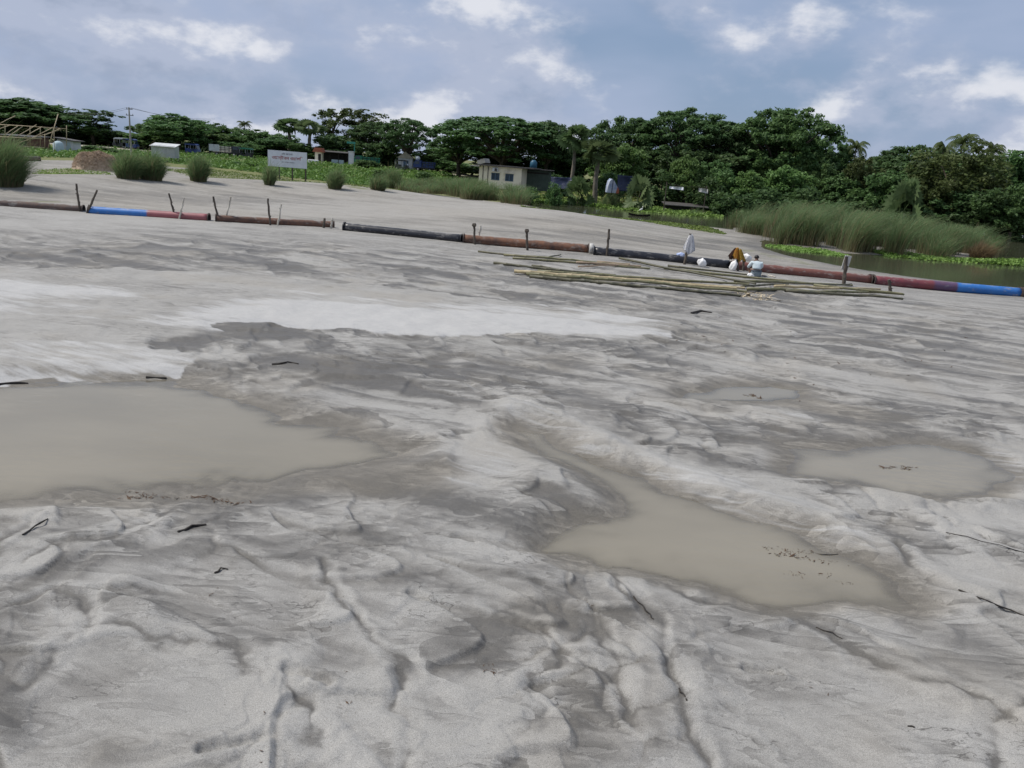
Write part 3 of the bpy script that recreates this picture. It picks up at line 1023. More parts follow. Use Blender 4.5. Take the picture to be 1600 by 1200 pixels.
def tree_proto(kind, seed):
    """unit-ish tree: returns (trunk mesh, crown mesh, height, width)"""
    rg = np.random.default_rng(seed)
    random.seed(seed)
    H = 10.0
    mb = MB()
    clumps, leaf, per, up = [], 0.22, 60, 0.6
    if kind == 'round':
        lobes = [(rg.normal(0, 1.35), rg.normal(0, 1.35), rg.uniform(4.2, 7.9), rg.uniform(1.5, 2.4)) for _ in range(11)]
        lobes += [(0, 0, 7.6, 2.2), (0.8, 0.3, 5.0, 2.6), (-1.2, 0.2, 4.4, 2.4)]
        for (lx, ly, lz, lr) in lobes:
            for v in ball(24, rg):
                p = np.array([lx, ly, lz]) + v / (np.linalg.norm(v) + 1e-6) * lr * rg.uniform(0.72, 1.05) * np.array([1, 1, 0.85])
                if p[2] > 1.6:
                    clumps.append((*p, rg.uniform(0.42, 0.8), 0.75))
        leaf, per, up = 0.235, 42, 0.7
    elif kind == 'umbrella':
        for k in range(230):
            a, r = rg.uniform(0, 2 * np.pi), 6.8 * math.sqrt(rg.uniform(0, 1))
            top = 9.6 - 0.062 * r * r + 0.5 * math.sin(3 * a + seed) * r / 6.8
            lay = rg.choice([0, 0, 0, -1.1, -2.2, -3.1])
            clumps.append((r * math.cos(a), r * math.sin(a), top + lay + rg.normal(0, 0.25), rg.uniform(0.55, 1.15), 0.36))
        leaf, per, up = 0.225, 68, 1.3
    elif kind == 'loose':
        for k in range(26):
            a, r, z = rg.uniform(0, 2 * np.pi), rg.uniform(0.2, 2.1), rg.uniform(3.5, 9.6)
            cx, cy = r * math.cos(a), r * math.sin(a)
            for _ in range(4):
                clumps.append((cx + rg.normal(0, .4), cy + rg.normal(0, .4), z + rg.normal(0, .4), rg.uniform(0.3, 0.62), 0.9))
        leaf, per, up = 0.18, 40, 0.4
    elif kind == 'plume':      # bamboo / tamarind: tall, many fine drooping plumes
        for k in range(150):
            a, r = rg.uniform(0, 2 * np.pi), 3.1 * math.sqrt(rg.uniform(0, 1))
            z = rg.uniform(1.5, 9.7 - 0.22 * r * r)
            clumps.append((r * math.cos(a), r * math.sin(a), z, rg.uniform(0.4, 0.8), 1.1))
        leaf, per, up = 0.18, 66, 0.2
    elif kind == 'shrub':
        for k in range(60):
            v = ball(1, rg)[0]
            clumps.append((v[0] * 4.2, v[1] * 4.2, 4.6 + v[2] * 4.4, rg.uniform(0.8, 1.6), 0.8))
        leaf, per, up = 0.42, 44, 0.7
    cl = np.array(clumps)
    cen = np.repeat(cl[:, :3], per, 0)
    rad = np.repeat(cl[:, 3], per)[:, None]
    fl = np.repeat(cl[:, 4], per)
    off = ball(len(cen), rg)
    P = cen + off * rad * np.stack([np.ones_like(fl), np.ones_like(fl), fl], -1)
    P[:, 2] = np.clip(P[:, 2], 0.1, 10.1)
    V, F = leaf_cards(P, np.full(len(P), leaf), up, off * 0.6, 0.55, rg)
    crown = np_mesh('crown', V, F, smooth=False)
    # trunk and limbs
    th = {'round': 3.4, 'umbrella': 3.6, 'loose': 6.5, 'plume': 4.5, 'shrub': 1.5}[kind]
    tr = {'round': 0.30, 'umbrella': 0.42, 'loose': 0.16, 'plume': 0.2, 'shrub': 0.25}[kind]
    bend = rg.normal(0, 0.25, 2)
    mb.tube([(0, 0, -0.5), (bend[0] * .3, bend[1] * .3, th * .4), (bend[0], bend[1], th)], [tr * 1.35, tr, tr * 0.8], 8, True, 0.15)
    picks = cl[rg.choice(len(cl), min(len(cl), 16 if kind != 'umbrella' else 22), replace=False)]
    for p in picks:
        s = Vector((bend[0] * .8, bend[1] * .8, th * rg.uniform(0.75, 1.0)))
        e = Vector(p[:3])
        md = s.lerp(e, 0.5) + Vector((0, 0, 0.35 if kind != 'umbrella' else 0.1 * (e - s).length))
        mb.tube([s, md, e], [tr * 0.55, tr * 0.34, tr * 0.1], 5, False, 0.1)
    trunk = mb.mesh('trunk', True)
    W = np.percentile(np.abs(P[:, 0]), 98) * 2
    return trunk, crown, 10.0, float(W)


def palm_fan(seed, bush=False):
    """palmyra: stout trunk, globe of stiff fans; the young one has its fans at the ground"""
    rg = np.random.default_rng(seed)
    V, F = [], []
    hz, q0, LL = (8.2, 1.0, 1.15) if not bush else (4.0, 2.4, 2.5)
    for k in range(30 if not bush else 20):
        a = rg.uniform(0, 2 * np.pi)
        el = rg.uniform(-0.75, 1.45)
        dv = np.array([math.cos(a) * math.cos(el), math.sin(a) * math.cos(el), math.sin(el)])
        hub = np.array([0, 0, hz]) + dv * q0 * rg.uniform(0.7, 1.3)
        side = np.cross(dv, rg.normal(size=3))
        side /= np.linalg.norm(side)
        L = LL * rg.uniform(0.8, 1.15)
        nb = 13
        sag = np.array([0, 0, -0.22 * L])
        for q in range(nb):
            th0, th1 = ((q + e_) / nb * 4.4 - 2.2 for e_ in (0, 1))
            thm = 0.5 * (th0 + th1)
            f_ = lambda th, rr: hub + (dv * math.cos(th) + side * math.sin(th)) * L * rr + sag * rr ** 2
            i = len(V)
            V += [hub, f_(th0, 0.66), f_(thm, 1.0 * rg.uniform(0.85, 1.05)), f_(th1, 0.66)]
            F.append((i, i + 1, i + 2, i + 3))
    for k in range(34 if not bush else 8):      # withered skirt
        a = rg.uniform(0, 2 * np.pi)
        o = np.array([math.cos(a), math.sin(a), 0])
        h = np.array([0, 0, hz - 0.2]) + o * 0.3
        i = len(V)
        sd = np.array([-o[1], o[0], 0]) * 0.2
        V += [h, h + o * 0.45 + sd - [0, 0, .8], h + o * 0.5 - [0, 0, rg.uniform(1.2, 2.2)], h + o * 0.45 - sd - [0, 0, .8]]
        F.append((i, i + 1, i + 2, i + 3))
    crown = np_mesh('crown', np.array(V), np.array(F), smooth=False)
    mb = MB()
    nz = 14 if not bush else 7
    zz = [-0.4] + [0.6 * k for k in range(1, nz)]
    mb.tube([(0.05 * math.sin(z), 0.04 * math.cos(z), z) for z in zz], [0.24 + 0.03 * (i % 2) - 0.006 * i for i in range(len(zz))], 9)
    return mb.mesh('trunk', True), crown, 10.0, (3.6 if not bush else 8.5)


def palm_coco(seed):
    rg = np.random.default_rng(seed)
    V, F = [], []
    for k in range(20):
        a = 2 * np.pi * k / 20 + rg.uniform(-.2, .2)
        e0 = rg.uniform(0.1, 1.3)
        L = rg.uniform(2.0, 2.7)
        p = np.array([0.25, 0.0, 8.5])
        o = np.array([math.cos(a), math.sin(a), 0])
        s = np.array([-o[1], o[0], 0])
        el = e0
        st = 11
        for q in range(st):
            dv = o * math.cos(el) + np.array([0, 0, math.sin(el)])
            p2 = p + dv * L / st
            ll = 0.62 * math.sin(math.pi * (0.12 + 0.86 * q / st)) + 0.08
            for sg in (-1, 1):
                i = len(V)
                tip = p2 + sg * s * ll * 0.8 + np.array([0, 0, -ll * 0.55]) + dv * 0.2
                V += [p, p2, tip + dv * 0.03, tip]
                F.append((i, i + 1, i + 2, i + 3))
            p = p2
            el -= 0.16 * rg.uniform(0.8, 1.2)
    crown = np_mesh('crown', np.array(V), np.array(F), smooth=False)
    mb = MB()
    mb.tube([(0, 0, -0.4), (0.12, 0, 2.5), (0.1, 0.05, 5.5), (0.25, 0, 8.5)], [0.24, 0.16, 0.14, 0.12], 8)
    return mb.mesh('trunk', True), crown, 10.0, 5.0


BARK = pmat('bark', (0.11, 0.088, 0.066), (0.06, 0.048, 0.038), 0.9, 4, (1, 1, 0.3), bmp=0.5, bd=0.05)
PALE_BARK = pmat('pale_bark', (0.19, 0.165, 0.13), (0.11, 0.095, 0.075), 0.9, 4, (1, 1, 0.3), bmp=0.4, bd=0.05)
LEAF = {
    'dark': leaf_mat('leaves_dark', (0.050, 0.096, 0.036), (0.080, 0.138, 0.048)),
    'mid': leaf_mat('leaves_mid', (0.060, 0.115, 0.040), (0.100, 0.170, 0.056)),
    'bright': leaf_mat('leaves_bright', (0.078, 0.145, 0.044), (0.130, 0.210, 0.062)),
    'olive': leaf_mat('leaves_olive', (0.060, 0.090, 0.028), (0.095, 0.125, 0.042)),
    'palm': leaf_mat('leaves_palm', (0.062, 0.105, 0.036), (0.118, 0.165, 0.070), 0.3),
}
PROTO = {}
for kd, sds in (('round', (1, 2, 3)), ('umbrella', (4, 5, 6)), ('loose', (7, 8)), ('plume', (9,)), ('shrub', (10, 12))):
    for s_ in sds:
        PROTO.setdefault(kd, []).append(tree_proto(kd, s_))
PROTO['fan'] = [palm_fan(21), palm_fan(22)]
PROTO['fanbush'] = [palm_fan(25, True), palm_fan(26, True)]
PROTO['coco'] = [palm_coco(23), palm_coco(24)]
random.seed(99)
_mcache = {}


def tinted(me, mt):
    key = (me.name, mt.name)
    if key not in _mcache:
        c = me.copy() if me.materials else me
        c.materials.clear()
        c.materials.append(mt)
        _mcache[key] = c
    return _mcache[key]


_src = {}


def plant(kind, px, top, wpx, Y, tint, label, name=None, cat='tree', group='trees along the far side', var=None, zb=None):
    """put a tree so that its top and spread match the photograph at distance Y"""
    k = random.randrange(len(PROTO[kind])) if var is None else var
    trunk, crown, H, W = PROTO[kind][k]
    tp = at(px, top, Y)
    z0 = ground_z(tp.x, Y) if zb is None else zb
    h = max(tp.z - z0, 0.6)
    w = wpx / FPX * math.hypot(tp.x, Y) * 0.97
    nm = name or {'fan': 'fan_palm', 'fanbush': 'fan_palm', 'coco': 'coconut_palm', 'shrub': 'shrub', 'umbrella': 'rain_tree', 'plume': 'plumed_tree'}.get(kind, 'leafy_tree')
    r = empty(nm, (tp.x, Y, z0), random.uniform(0, 6.28), label, cat, group)
    r.scale = (w / W, w / W, h / H)
    lm = LEAF[tint]
    key = ('c', kind, k, tint)
    if key not in _src:
        c = crown.copy()
        c.materials.clear()
        c.materials.append(lm)
        _src[key] = c
    link('crown', _src[key], None, r)
    if not trunk.materials:
        trunk.materials.append(PALE_BARK if kind in ('fan', 'coco', 'fanbush') else BARK)
    link('trunk', trunk, None, r)
    return r


# (kind, x, top y, width, distance, tint, label)
TREES = [
    ('round', 45, 152, 135, 150, 'dark', 'big dark round tree behind the bamboo frame'),
    ('round', -25, 178, 80, 148, 'mid', 'green tree cut by the left edge behind the bamboo frame'),
    ('loose', 143, 172, 56, 152, 'dark', 'slim ragged tree left of the power pole'),
    ('round', 112, 206, 44, 156, 'mid', 'low green tree between the dark round tree and the ragged one'),
    ('round', 188, 204, 50, 158, 'mid', 'dark low tree behind the power pole'),
    ('round', 236, 190, 60, 165, 'mid', 'green tree just right of the power pole'),
    ('round', 276, 175, 104, 150, 'mid', 'leafy round tree above the white stilt hut'),
    ('round', 222, 208, 60, 150, 'bright', 'low bright tree at the foot of the power pole'),
    ('round', 340, 190, 56, 165, 'mid', 'dark tree right of the leafy round tree above the hut'),
    ('round', 345, 208, 70, 156, 'bright', 'bright bushy tree behind the cargo truck'),
    ('coco', 381, 186, 26, 168, 'olive', 'small coconut palm rising over the green rickshaw'),
    ('round', 402, 200, 70, 158, 'mid', 'green bushy tree between the coconut palm and the signboard'),
    ('round', 392, 222, 60, 150, 'mid', 'low bushy tree just behind the green rickshaw'),
    ('fan', 452, 183, 42, 152, 'palm', 'fan palm directly above the signboard'),
    ('fan', 484, 187, 44, 150, 'palm', 'fan palm above the right end of the signboard'),
    ('round', 430, 212, 70, 154, 'dark', 'dark tree under the fan palms, left of the signboard top'),
    ('round', 478, 222, 60, 150, 'mid', 'green tree between the signboard and the red roofed kiosk'),
    ('loose', 519, 172, 44, 160, 'olive', 'feathery pale tree standing tall above the red roofed kiosk'),
    ('loose', 564, 172, 62, 162, 'olive', 'loose pale crown right of the feathery tree'),
    ('round', 528, 208, 76, 152, 'dark', 'dark dense tree over the red roofed kiosk'),
    ('umbrella', 590, 190, 86, 156, 'dark', 'spreading dark tree over the parked green truck'),
    ('umbrella', 640, 186, 78, 146, 'dark', 'umbrella shaped tree with a gap of sky to its right', ),
    ('round', 600, 222, 60, 150, 'dark', 'dark low tree between the green truck and the gabled shelter'),
    ('shrub', 575, 247, 36, 139, 'mid', 'shrub beside the parked green truck'),
    ('round', 676, 231, 46, 146, 'bright', 'bright low tree right of the gabled shelter'),
    ('round', 706, 222, 60, 150, 'dark', 'dark low tree left of the great rain tree'),
    ('umbrella', 788, 183, 205, 128, 'dark', 'great dark rain tree behind the cream house'),
    ('umbrella', 720, 212, 90, 134, 'dark', 'lower left wing tree of the great rain tree'),
    ('umbrella', 858, 189, 84, 126, 'dark', 'dark rain tree between the great one and the tall fan palm'),
    ('round', 800, 232, 130, 138, 'dark', 'dark understorey tree behind the cream house roof'),
    ('round', 880, 236, 90, 130, 'dark', 'dark understorey tree behind the green shed'),
    ('fan', 902, 191, 48, 96, 'palm', 'tall fan palm with a withered skirt over the water'),
    ('fan', 938, 216, 62, 93, 'palm', 'second fan palm beside the tall skirted one'),
    ('fanbush', 908, 262, 52, 88, 'palm', 'squat fan palm at the waterside under the tall palm'),
    ('fanbush', 1002, 260, 52, 86, 'palm', 'squat fan palm standing right of the tarpaulin tent'),
    ('round', 975, 222, 70, 100, 'bright', 'bright tree right of the second fan palm'),
    ('umbrella', 985, 182, 120, 124, 'dark', 'dark rain tree behind the fan palms'),
    ('umbrella', 1078, 172, 136, 120, 'dark', 'high domed rain tree in the middle of the bank'),
    ('umbrella', 1140, 190, 96, 118, 'dark', 'dark rain tree right of the high domed one'),
    ('round', 1010, 225, 90, 116, 'dark', 'dark understorey tree below the rain trees behind the fan palms'),
    ('round', 1085, 222, 110, 114, 'dark', 'dark understorey tree under the high domed rain tree'),
    ('round', 1076, 240, 50, 98, 'bright', 'small bright tree over the laundry line'),
    ('round', 1130, 247, 66, 98, 'mid', 'green mango tree right of the laundry line'),
    ('umbrella', 1236, 168, 152, 116, 'mid', 'huge domed tree with sky showing through its left side'),
    ('round', 1236, 186, 128, 118, 'mid', 'dense lower crown inside the huge domed tree'),
    ('round', 1172, 262, 76, 95, 'bright', 'round bright mango tree above the left end of the reeds'),
    ('round', 1226, 256, 74, 96, 'bright', 'bright tree in front of the huge domed tree'),
    ('round', 1246, 230, 84, 104, 'bright', 'bright leafy tree below the huge domed crown'),
    ('round', 1290, 248, 66, 100, 'mid', 'green tree right of the bright leafy tree'),
    ('round', 1322, 268, 66, 97, 'mid', 'low green tree above the middle of the reeds'),
    ('round', 1305, 215, 80, 122, 'dark', 'dark tree right of the huge domed crown'),
    ('coco', 1343, 212, 40, 118, 'olive', 'coconut palm above the yellowish tree'),
    ('round', 1352, 236, 62, 106, 'olive', 'yellowish green tree under the coconut palm'),
    ('umbrella', 1440, 228, 130, 120, 'dark', 'low dark tree on the skyline left of the olive plumed tree'),
    ('round', 1395, 240, 90, 112, 'dark', 'dark tree behind the fan palm at the right'),
    ('round', 1396, 264, 80, 99, 'mid', 'broad green tree beside the fan palm at the right'),
    ('round', 1440, 246, 90, 106, 'mid', 'green tree between the yellowish tree and the olive plumed tree'),
    ('fanbush', 1428, 260, 56, 93, 'palm', 'fan palm among the trees at the right'),
    ('coco', 1478, 212, 36, 112, 'olive', 'thin coconut palm left of the olive plumed tree'),
    ('coco', 1512, 200, 46, 114, 'olive', 'tall coconut palm topping the olive plumed tree'),
    ('coco', 1556, 214, 44, 112, 'olive', 'coconut palm right of the olive plumed tree'),
    ('plume', 1512, 214, 120, 100, 'olive', 'large olive plumed tree at the right'),
    ('plume', 1470, 262, 70, 97, 'olive', 'smaller olive plumed tree left of the large one'),
    ('round', 1585, 228, 110, 106, 'mid', 'green tree cut by the right edge'),
    ('round', 1560, 290, 90, 92, 'dark', 'dark low tree at the water by the right edge'),
    ('round', 1640, 236, 110, 108, 'dark', 'dark tree at the far right beyond the green one'),
    ('round', 1600, 282, 76, 90, 'mid', 'low green tree at the far right over the water'),
    ('round', 1500, 290, 90, 96, 'dark', 'dark tree under the large olive plumed tree'),
]
for T in TREES:
    T = list(T)
    if 860 < T[1] < 1345 and T[4] < 105:
        T[4] += 8
    plant(*T)
# shaded undergrowth along the far bank
UNDER = [(868, 268, 46, 104), (1040, 262, 60, 106), (1110, 272, 56, 103), (1150, 290, 60, 97), (1200, 290, 70, 98), (1262, 288, 70, 99),
         (1340, 300, 70, 99), (1400, 306, 80, 98), (1450, 300, 70, 99), (1530, 318, 60, 94), (1590, 322, 60, 92), (1310, 302, 54, 95), (960, 256, 46, 104), (1480, 318, 56, 95)]
LAND = [(30, 'the bamboo frame'), (108, 'the pale hut'), (205, 'the power pole'), (259, 'the stilt hut'), (302, 'the blue rickshaw'), (355, 'the cargo truck'), (400, 'the green rickshaw'), (451, 'the signboard'),
        (498, 'the red roofed kiosk'), (549, 'the gate pillar'), (600, 'the green truck'), (634, 'the gabled shelter'), (664, 'the blue pickup'), (780, 'the cream house'), (840, 'the green shed'), (902, 'the tall fan palm'),
        (957, 'the tarpaulin tent'), (1002, 'the waterside squat palm'), (1075, 'the laundry line'), (1172, 'the round bright mango tree'), (1236, 'the huge domed tree'), (1343, 'the coconut palm'), (1428, 'the fan palm at right'), (1512, 'the large olive plumed tree'), (1585, 'the right edge')]
_seen = set()


def place_words(px, what):
    """a label from the nearest thing one can find"""
    for lx, ln in sorted(LAND, key=lambda q: abs(q[0] - px)):
        d_ = px - lx
        w = 'behind' if abs(d_) < 9 else ('right of' if d_ > 0 else 'left of')
        lab = f'{what} {w} {ln}'
        if lab not in _seen:
            _seen.add(lab)
            return lab
    return what


for i, (px, top, w, Y) in enumerate(UNDER):
    plant('shrub', px, top, w, Y, 'dark', place_words(px, 'dark shaded shrub on the far bank'), 'shrub', 'shrub', 'shaded shrubs of the far bank')
for i in range(33):
    px = -60 + i * 29.5 + random.uniform(-8, 8)
    hz_ = 194 + 0.077 * px
    plant('shrub', px, hz_ - random.uniform(-4, 10), random.uniform(50, 74), random.uniform(152, 166) if px < 690 else random.uniform(138, 150), random.choice(['dark', 'mid', 'bright', 'mid']),
          place_words(px, 'tall hedge shrub under the trees'), 'shrub', 'shrub', 'hedge of shrubs behind the road')
for i in range(16):
    px = 900 + i * 48 + random.uniform(-10, 10)
    plant('round', px, 222 + 0.05 * (px - 900) + random.uniform(-6, 10), random.uniform(84, 110), random.uniform(130, 142), 'dark',
          place_words(px, 'dark tree of the rearmost row'), 'leafy_tree', 'tree', 'rearmost row of trees')
for i, (px, top, w, Y, lb) in enumerate([
        (112, 226, 30, 128, 'leafy shrub right of the bamboo frame'), (150, 226, 44, 126, 'broad shrub behind the straw heap'),
        (182, 232, 26, 124, 'small shrub behind the pair of grass clumps'), (372, 252, 22, 112, 'shrub in the green field below the truck'),
        (392, 254, 20, 110, 'small shrub in the green field left of the signboard'),
        (605, 262, 40, 112, 'bush on the bank left of the gabled shelter'), (664, 262, 26, 112, 'small bush below the blue pickup'),
        (868, 282, 24, 90, 'small bush beside the green shed'), (828, 290, 28, 88, 'bush at the foot of the green shed')]):
    plant('shrub', px, top, w, Y, 'mid', lb, 'shrub', 'shrub', 'shrubs in the green field')


# ------------------------------------------------------------------ tall grass
def grass_blades(base, height, lean, width, rg, seg=4, droop=0.55):
    """curved tapering strips; base (n,3), height (n), lean (n,2)"""
    n = len(base)
    ang = rg.uniform(0, 2 * np.pi, n)
    sx, sy = np.cos(ang), np.sin(ang)
    V = np.zeros((n, seg + 1, 2, 3))
    H = np.zeros((n, seg + 1, 2))
    for k in range(seg + 1):
        s = k / seg
        off = lean * (s ** 2.1)[..., None] if np.ndim(s) else lean * (s ** 2.1)
        zz = height * (s - droop * 0.5 * s ** 3.5)
        w = width * (1 - 0.85 * s) * 0.5
        for q, sg in ((0, -1), (1, 1)):
            V[:, k, q, 0] = base[:, 0] + off[:, 0] + sg * sx * w
            V[:, k, q, 1] = base[:, 1] + off[:, 1] + sg * sy * w
            V[:, k, q, 2] = base[:, 2] + zz
            H[:, k, q] = s
    idx = np.arange(n)[:, None] * (2 * (seg + 1))
    F = []
    for k in range(seg):
        F.append(np.stack([idx[:, 0] + 2 * k, idx[:, 0] + 2 * k + 1, idx[:, 0] + 2 * k + 3, idx[:, 0] + 2 * k + 2], -1))
    return V.reshape(-1, 3), np.concatenate(F), H.ravel()


def reed_material(name, low, high, lo=0.05, hi=0.5):
    m, t, b = new_mat(name)
    h = attr(t, 'along')
    geo = t.nodes.new('ShaderNodeNewGeometry')
    hh = math_node(t, 'ADD', h, math_node(t, 'MULTIPLY', math_node(t, 'SUBTRACT', geo.outputs['Random Per Island'], 0.5), 0.45))
    col = mix_col(t, smooth_map(t, hh, lo, hi), low, high)
    col = mix_col(t, math_node(t, 'MULTIPLY', geo.outputs['Random Per Island'], 0.45), col, tuple(x * 1.5 for x in high))
    dry = smooth_map(t, math_node(t, 'FRACT', math_node(t, 'MULTIPLY', geo.outputs['Random Per Island'], 7.31)), 0.84, 0.90)
    col = mix_col(t, math_node(t, 'MULTIPLY', dry, 0.8), col, (0.30, 0.24, 0.14))
    t.links.new(col, b.inputs['Base Color'])
    b.inputs['Roughness'].default_value = 0.6
    b.inputs['Specular IOR Level'].default_value = 0.25
    tr = t.nodes.new('ShaderNodeBsdfTranslucent')
    t.links.new(col, tr.inputs['Color'])
    mx = t.nodes.new('ShaderNodeMixShader')
    mx.inputs[0].default_value = 0.48
    t.links.new(b.outputs[0], mx.inputs[1])
    t.links.new(tr.outputs[0], mx.inputs[2])
    t.links.new(mx.outputs[0], t.nodes['Material Output'].inputs['Surface'])
    return m


REED = reed_material('reed_blades', (0.20, 0.165, 0.095), (0.125, 0.190, 0.082))
REED_DRY = reed_material('dry_reed_blades', (0.20, 0.145, 0.085), (0.19, 0.135, 0.075))


def clump(px, by, top, wpx, label, n=2600, mat_=REED, spread=0.62, wind=0.15, name='tall_grass_clump', z=None):
    b = hit(px, by)
    dist = b.y
    h = (at(px, top, dist).z - b.z) * 1.50
    w = wpx / FPX * math.hypot(b.x, b.y)
    rg = np.random.default_rng(int(px * 7 + by))
    a = rg.uniform(0, 2 * np.pi, n)
    r = np.sqrt(rg.uniform(0, 1, n))
    r0 = r * w * 0.5 * spread
    bx, byy = r0 * np.cos(a), r0 * np.sin(a)
    zz = terrain(b.x + bx, b.y + byy)[0] - b.z - 0.03
    hgt = h * rg.uniform(0.35, 1.0, n) * (1.04 - 0.42 * r * r) * (1 + 0.12 * np.sin(3 * a + px))
    hgt *= np.where(rg.uniform(0, 1, n) < 0.07, 1.32, 1.0)
    ln = (w * 0.5 * (1.05 - spread) * rg.uniform(0.2, 1.5, n) * (0.35 + r))[:, None] * np.stack([np.cos(a), np.sin(a)], -1)
    ln += rg.normal(0, 0.10 * h, (n, 2)) + np.array([wind * h, -0.04 * h]) * (hgt / h)[:, None]
    V, F, H = grass_blades(np.stack([bx, byy, zz], -1), hgt, ln, np.full(n, 0.022 + 0.00022 * dist), rg)
    me = np_mesh('tall_grass', V, F, {'along': H})
    o = link(name, me, mat_)
    o.location = b
    tag(o, label, 'grass clump', 'tall grass clumps on the sand')
    return o


clump(4, 289, 216, 72, 'large tall grass clump cut by the left edge', 4200, wind=0.2)
clump(200, 279, 238, 44, 'left one of the grass clump pair beside the straw heap', 3000)
clump(236, 281, 238, 44, 'right one of the grass clump pair beside the straw heap', 3000)
clump(310, 283, 243, 34, 'grass clump right of the grass clump pair', 2600)
clump(421, 289, 257, 28, 'thin brownish grass clump left of the signboard', 900, spread=0.5)
clump(523, 295, 264, 30, 'grass clump right of the signboard', 1800)
clump(590, 297, 272, 34, 'low grass clump left of the wide reed bed', 1200)
clump(612, 294, 262, 34, 'taller grass clump touching the wide reed bed', 1400)
clump(949, 334, 300, 28, 'grass clump at the channel below the tall fan palm', 1500)
clump(914, 329, 312, 16, 'small grass tuft left of the channel clump', 400)
clump(1083, 349, 326, 26, 'brownish grass tuft left of the reed bed at the pond', 700)
clump(1530, 404, 378, 40, 'rusty brown dead grass clump at the right end of the reeds', 1700, REED_DRY, 0.6, 0.25)


def reed_bed(name, pts, zpl, n, hfun, label, wind, seed, mat_=REED):
    rg = np.random.default_rng(seed)
    P = poly(pts, zpl)
    lo, hi = P.min(0), P.max(0)
    X = rg.uniform(lo, hi, (n * 6, 2))
    X = X[sdf(X[:, 0], X[:, 1], P) < 0]
    # gather blades in tussocks
    tus = X[:max(30, n // 300)]
    k = rg.integers(0, len(tus), n)
    B = tus[k] + rg.normal(0, 0.36, (n, 2))
    tz = rg.uniform(0.6, 1.1, len(tus))[k]
    tl = rg.normal(0, 0.16, (len(tus), 2))[k]
    z = np.maximum(terrain(B[:, 0], B[:, 1])[0], zpl - 0.1) - 0.05
    h = hfun(B) * tz * rg.uniform(0.5, 1.0, n)
    ln = (B - tus[k]) * 1.3 + rg.normal(0, 0.16, (n, 2)) * h[:, None] + (np.array([wind, -0.1]) + tl) * h[:, None]
    V, F, H = grass_blades(np.stack([B[:, 0], B[:, 1], z], -1), h, ln, np.full(n, 0.034), rg, 5, 0.75)
    o = link(name, np_mesh(name, V, F, {'along': H}), mat_)
    tag(o, label, 'reeds', kind='stuff')


reed_bed('reed_bed', [(1132, 358), (1185, 372), (1240, 386), (1310, 395), (1400, 400), (1500, 404), (1548, 404), (1550, 392), (1450, 378), (1300, 364), (1200, 354), (1140, 349)], ZW, 20000,
         lambda B: np.interp(B[:, 0] / B[:, 1], [0.26, 0.32, 0.38, 0.5, 0.6, 0.68], [3.0, 4.7, 5.0, 4.2, 3.3, 2.0]), 'broad green reed bed standing at the pond edge', 0.24, 51)
reed_bed('reed_bed', [(625, 297), (680, 303), (740, 310), (812, 318), (815, 312), (760, 304), (700, 297), (640, 291)], 0.15, 11000,
         lambda B: np.interp(B[:, 0] / B[:, 1], [-0.15, -0.08, -0.02, 0.03], [1.8, 2.9, 2.7, 2.1]), 'wide reed bed in front of the cream house', 0.22, 52)


# ------------------------------------------------------------------ ground cover
def cover(name, pts, zpl, n, size, mat_, label, zoff=0.12, up=1.0, fixed=None, tuft=0.0):
    rg = np.random.default_rng(len(name) * 31 + n)
    P = poly(pts, zpl)
    lo, hi = P.min(0), P.max(0)
    X = np.zeros((0, 2))
    while len(X) < n:
        q = rg.uniform(lo, hi, (n * 3, 2))
        q = q[sdf(q[:, 0], q[:, 1], P) + 0.8 * fbm(q[:, 0], q[:, 1], 3, 201, 3.0) < 0]
        if len(q) == 0:
            break
        X = np.vstack([X, q])
    X = X[:n]
    z = terrain(X[:, 0], X[:, 1])[0] if fixed is None else np.full(len(X), fixed)
    lump = np.clip(0.5 + fbm(X[:, 0], X[:, 1], 3, 211, 2.4), 0.05, 1.4)
    C = np.stack([X[:, 0], X[:, 1], z + rg.uniform(0.0, 1.0, len(X)) * zoff * lump], -1)
    V, F = leaf_cards(C, np.full(len(C), size), up, None, 0.7, rg)
    o = link(name, np_mesh(name, V, F, smooth=False), mat_)
    tag(o, label, 'plants', kind='stuff')


HYA = leaf_mat('water_hyacinth', (0.125, 0.220, 0.042), (0.185, 0.285, 0.070), 0.3, 0.01)
FIELD = leaf_mat('field_leaves', (0.062, 0.118, 0.026), (0.115, 0.195, 0.044), 0.3, 0.01)
GRASS = leaf_mat('bank_grass', (0.105, 0.165, 0.036), (0.170, 0.225, 0.058), 0.3, 0.01)
cover('field_plants', [(-60, 244), (60, 247), (180, 250), (250, 254), (330, 262), (400, 271), (480, 280), (560, 288), (640, 291), (700, 293), (760, 290), (700, 277), (560, 265), (400, 251), (250, 243), (100, 234), (-60, 228)],
      0.1, 42000, 0.20, FIELD, 'low leafy green plants between the sand and the road', 0.55)
cover('bank_grass', [(800, 300), (860, 304), (960, 312), (1060, 318), (1140, 324), (1230, 330), (1350, 336), (1350, 322), (1200, 312), (1050, 302), (900, 290), (810, 286)],
      0.2, 34000, 0.16, GRASS, 'green grass on the far bank below the palms', 0.25)
cover('water_hyacinth', [(815, 309), (900, 315), (980, 321), (1060, 327), (1130, 334), (1130, 340), (1080, 338), (1000, 331), (900, 321), (820, 313)], ZW, 9000, 0.17, HYA, 'band of green water plants along the far channel shore', 0.28, fixed=ZW + 0.02)
cover('water_hyacinth', [(1480, 350), (1600, 357), (1800, 370), (1800, 380), (1600, 366), (1500, 359)], ZW, 6000, 0.18, HYA, 'green water plants along the far shore at the right', 0.35, fixed=ZW + 0.02)
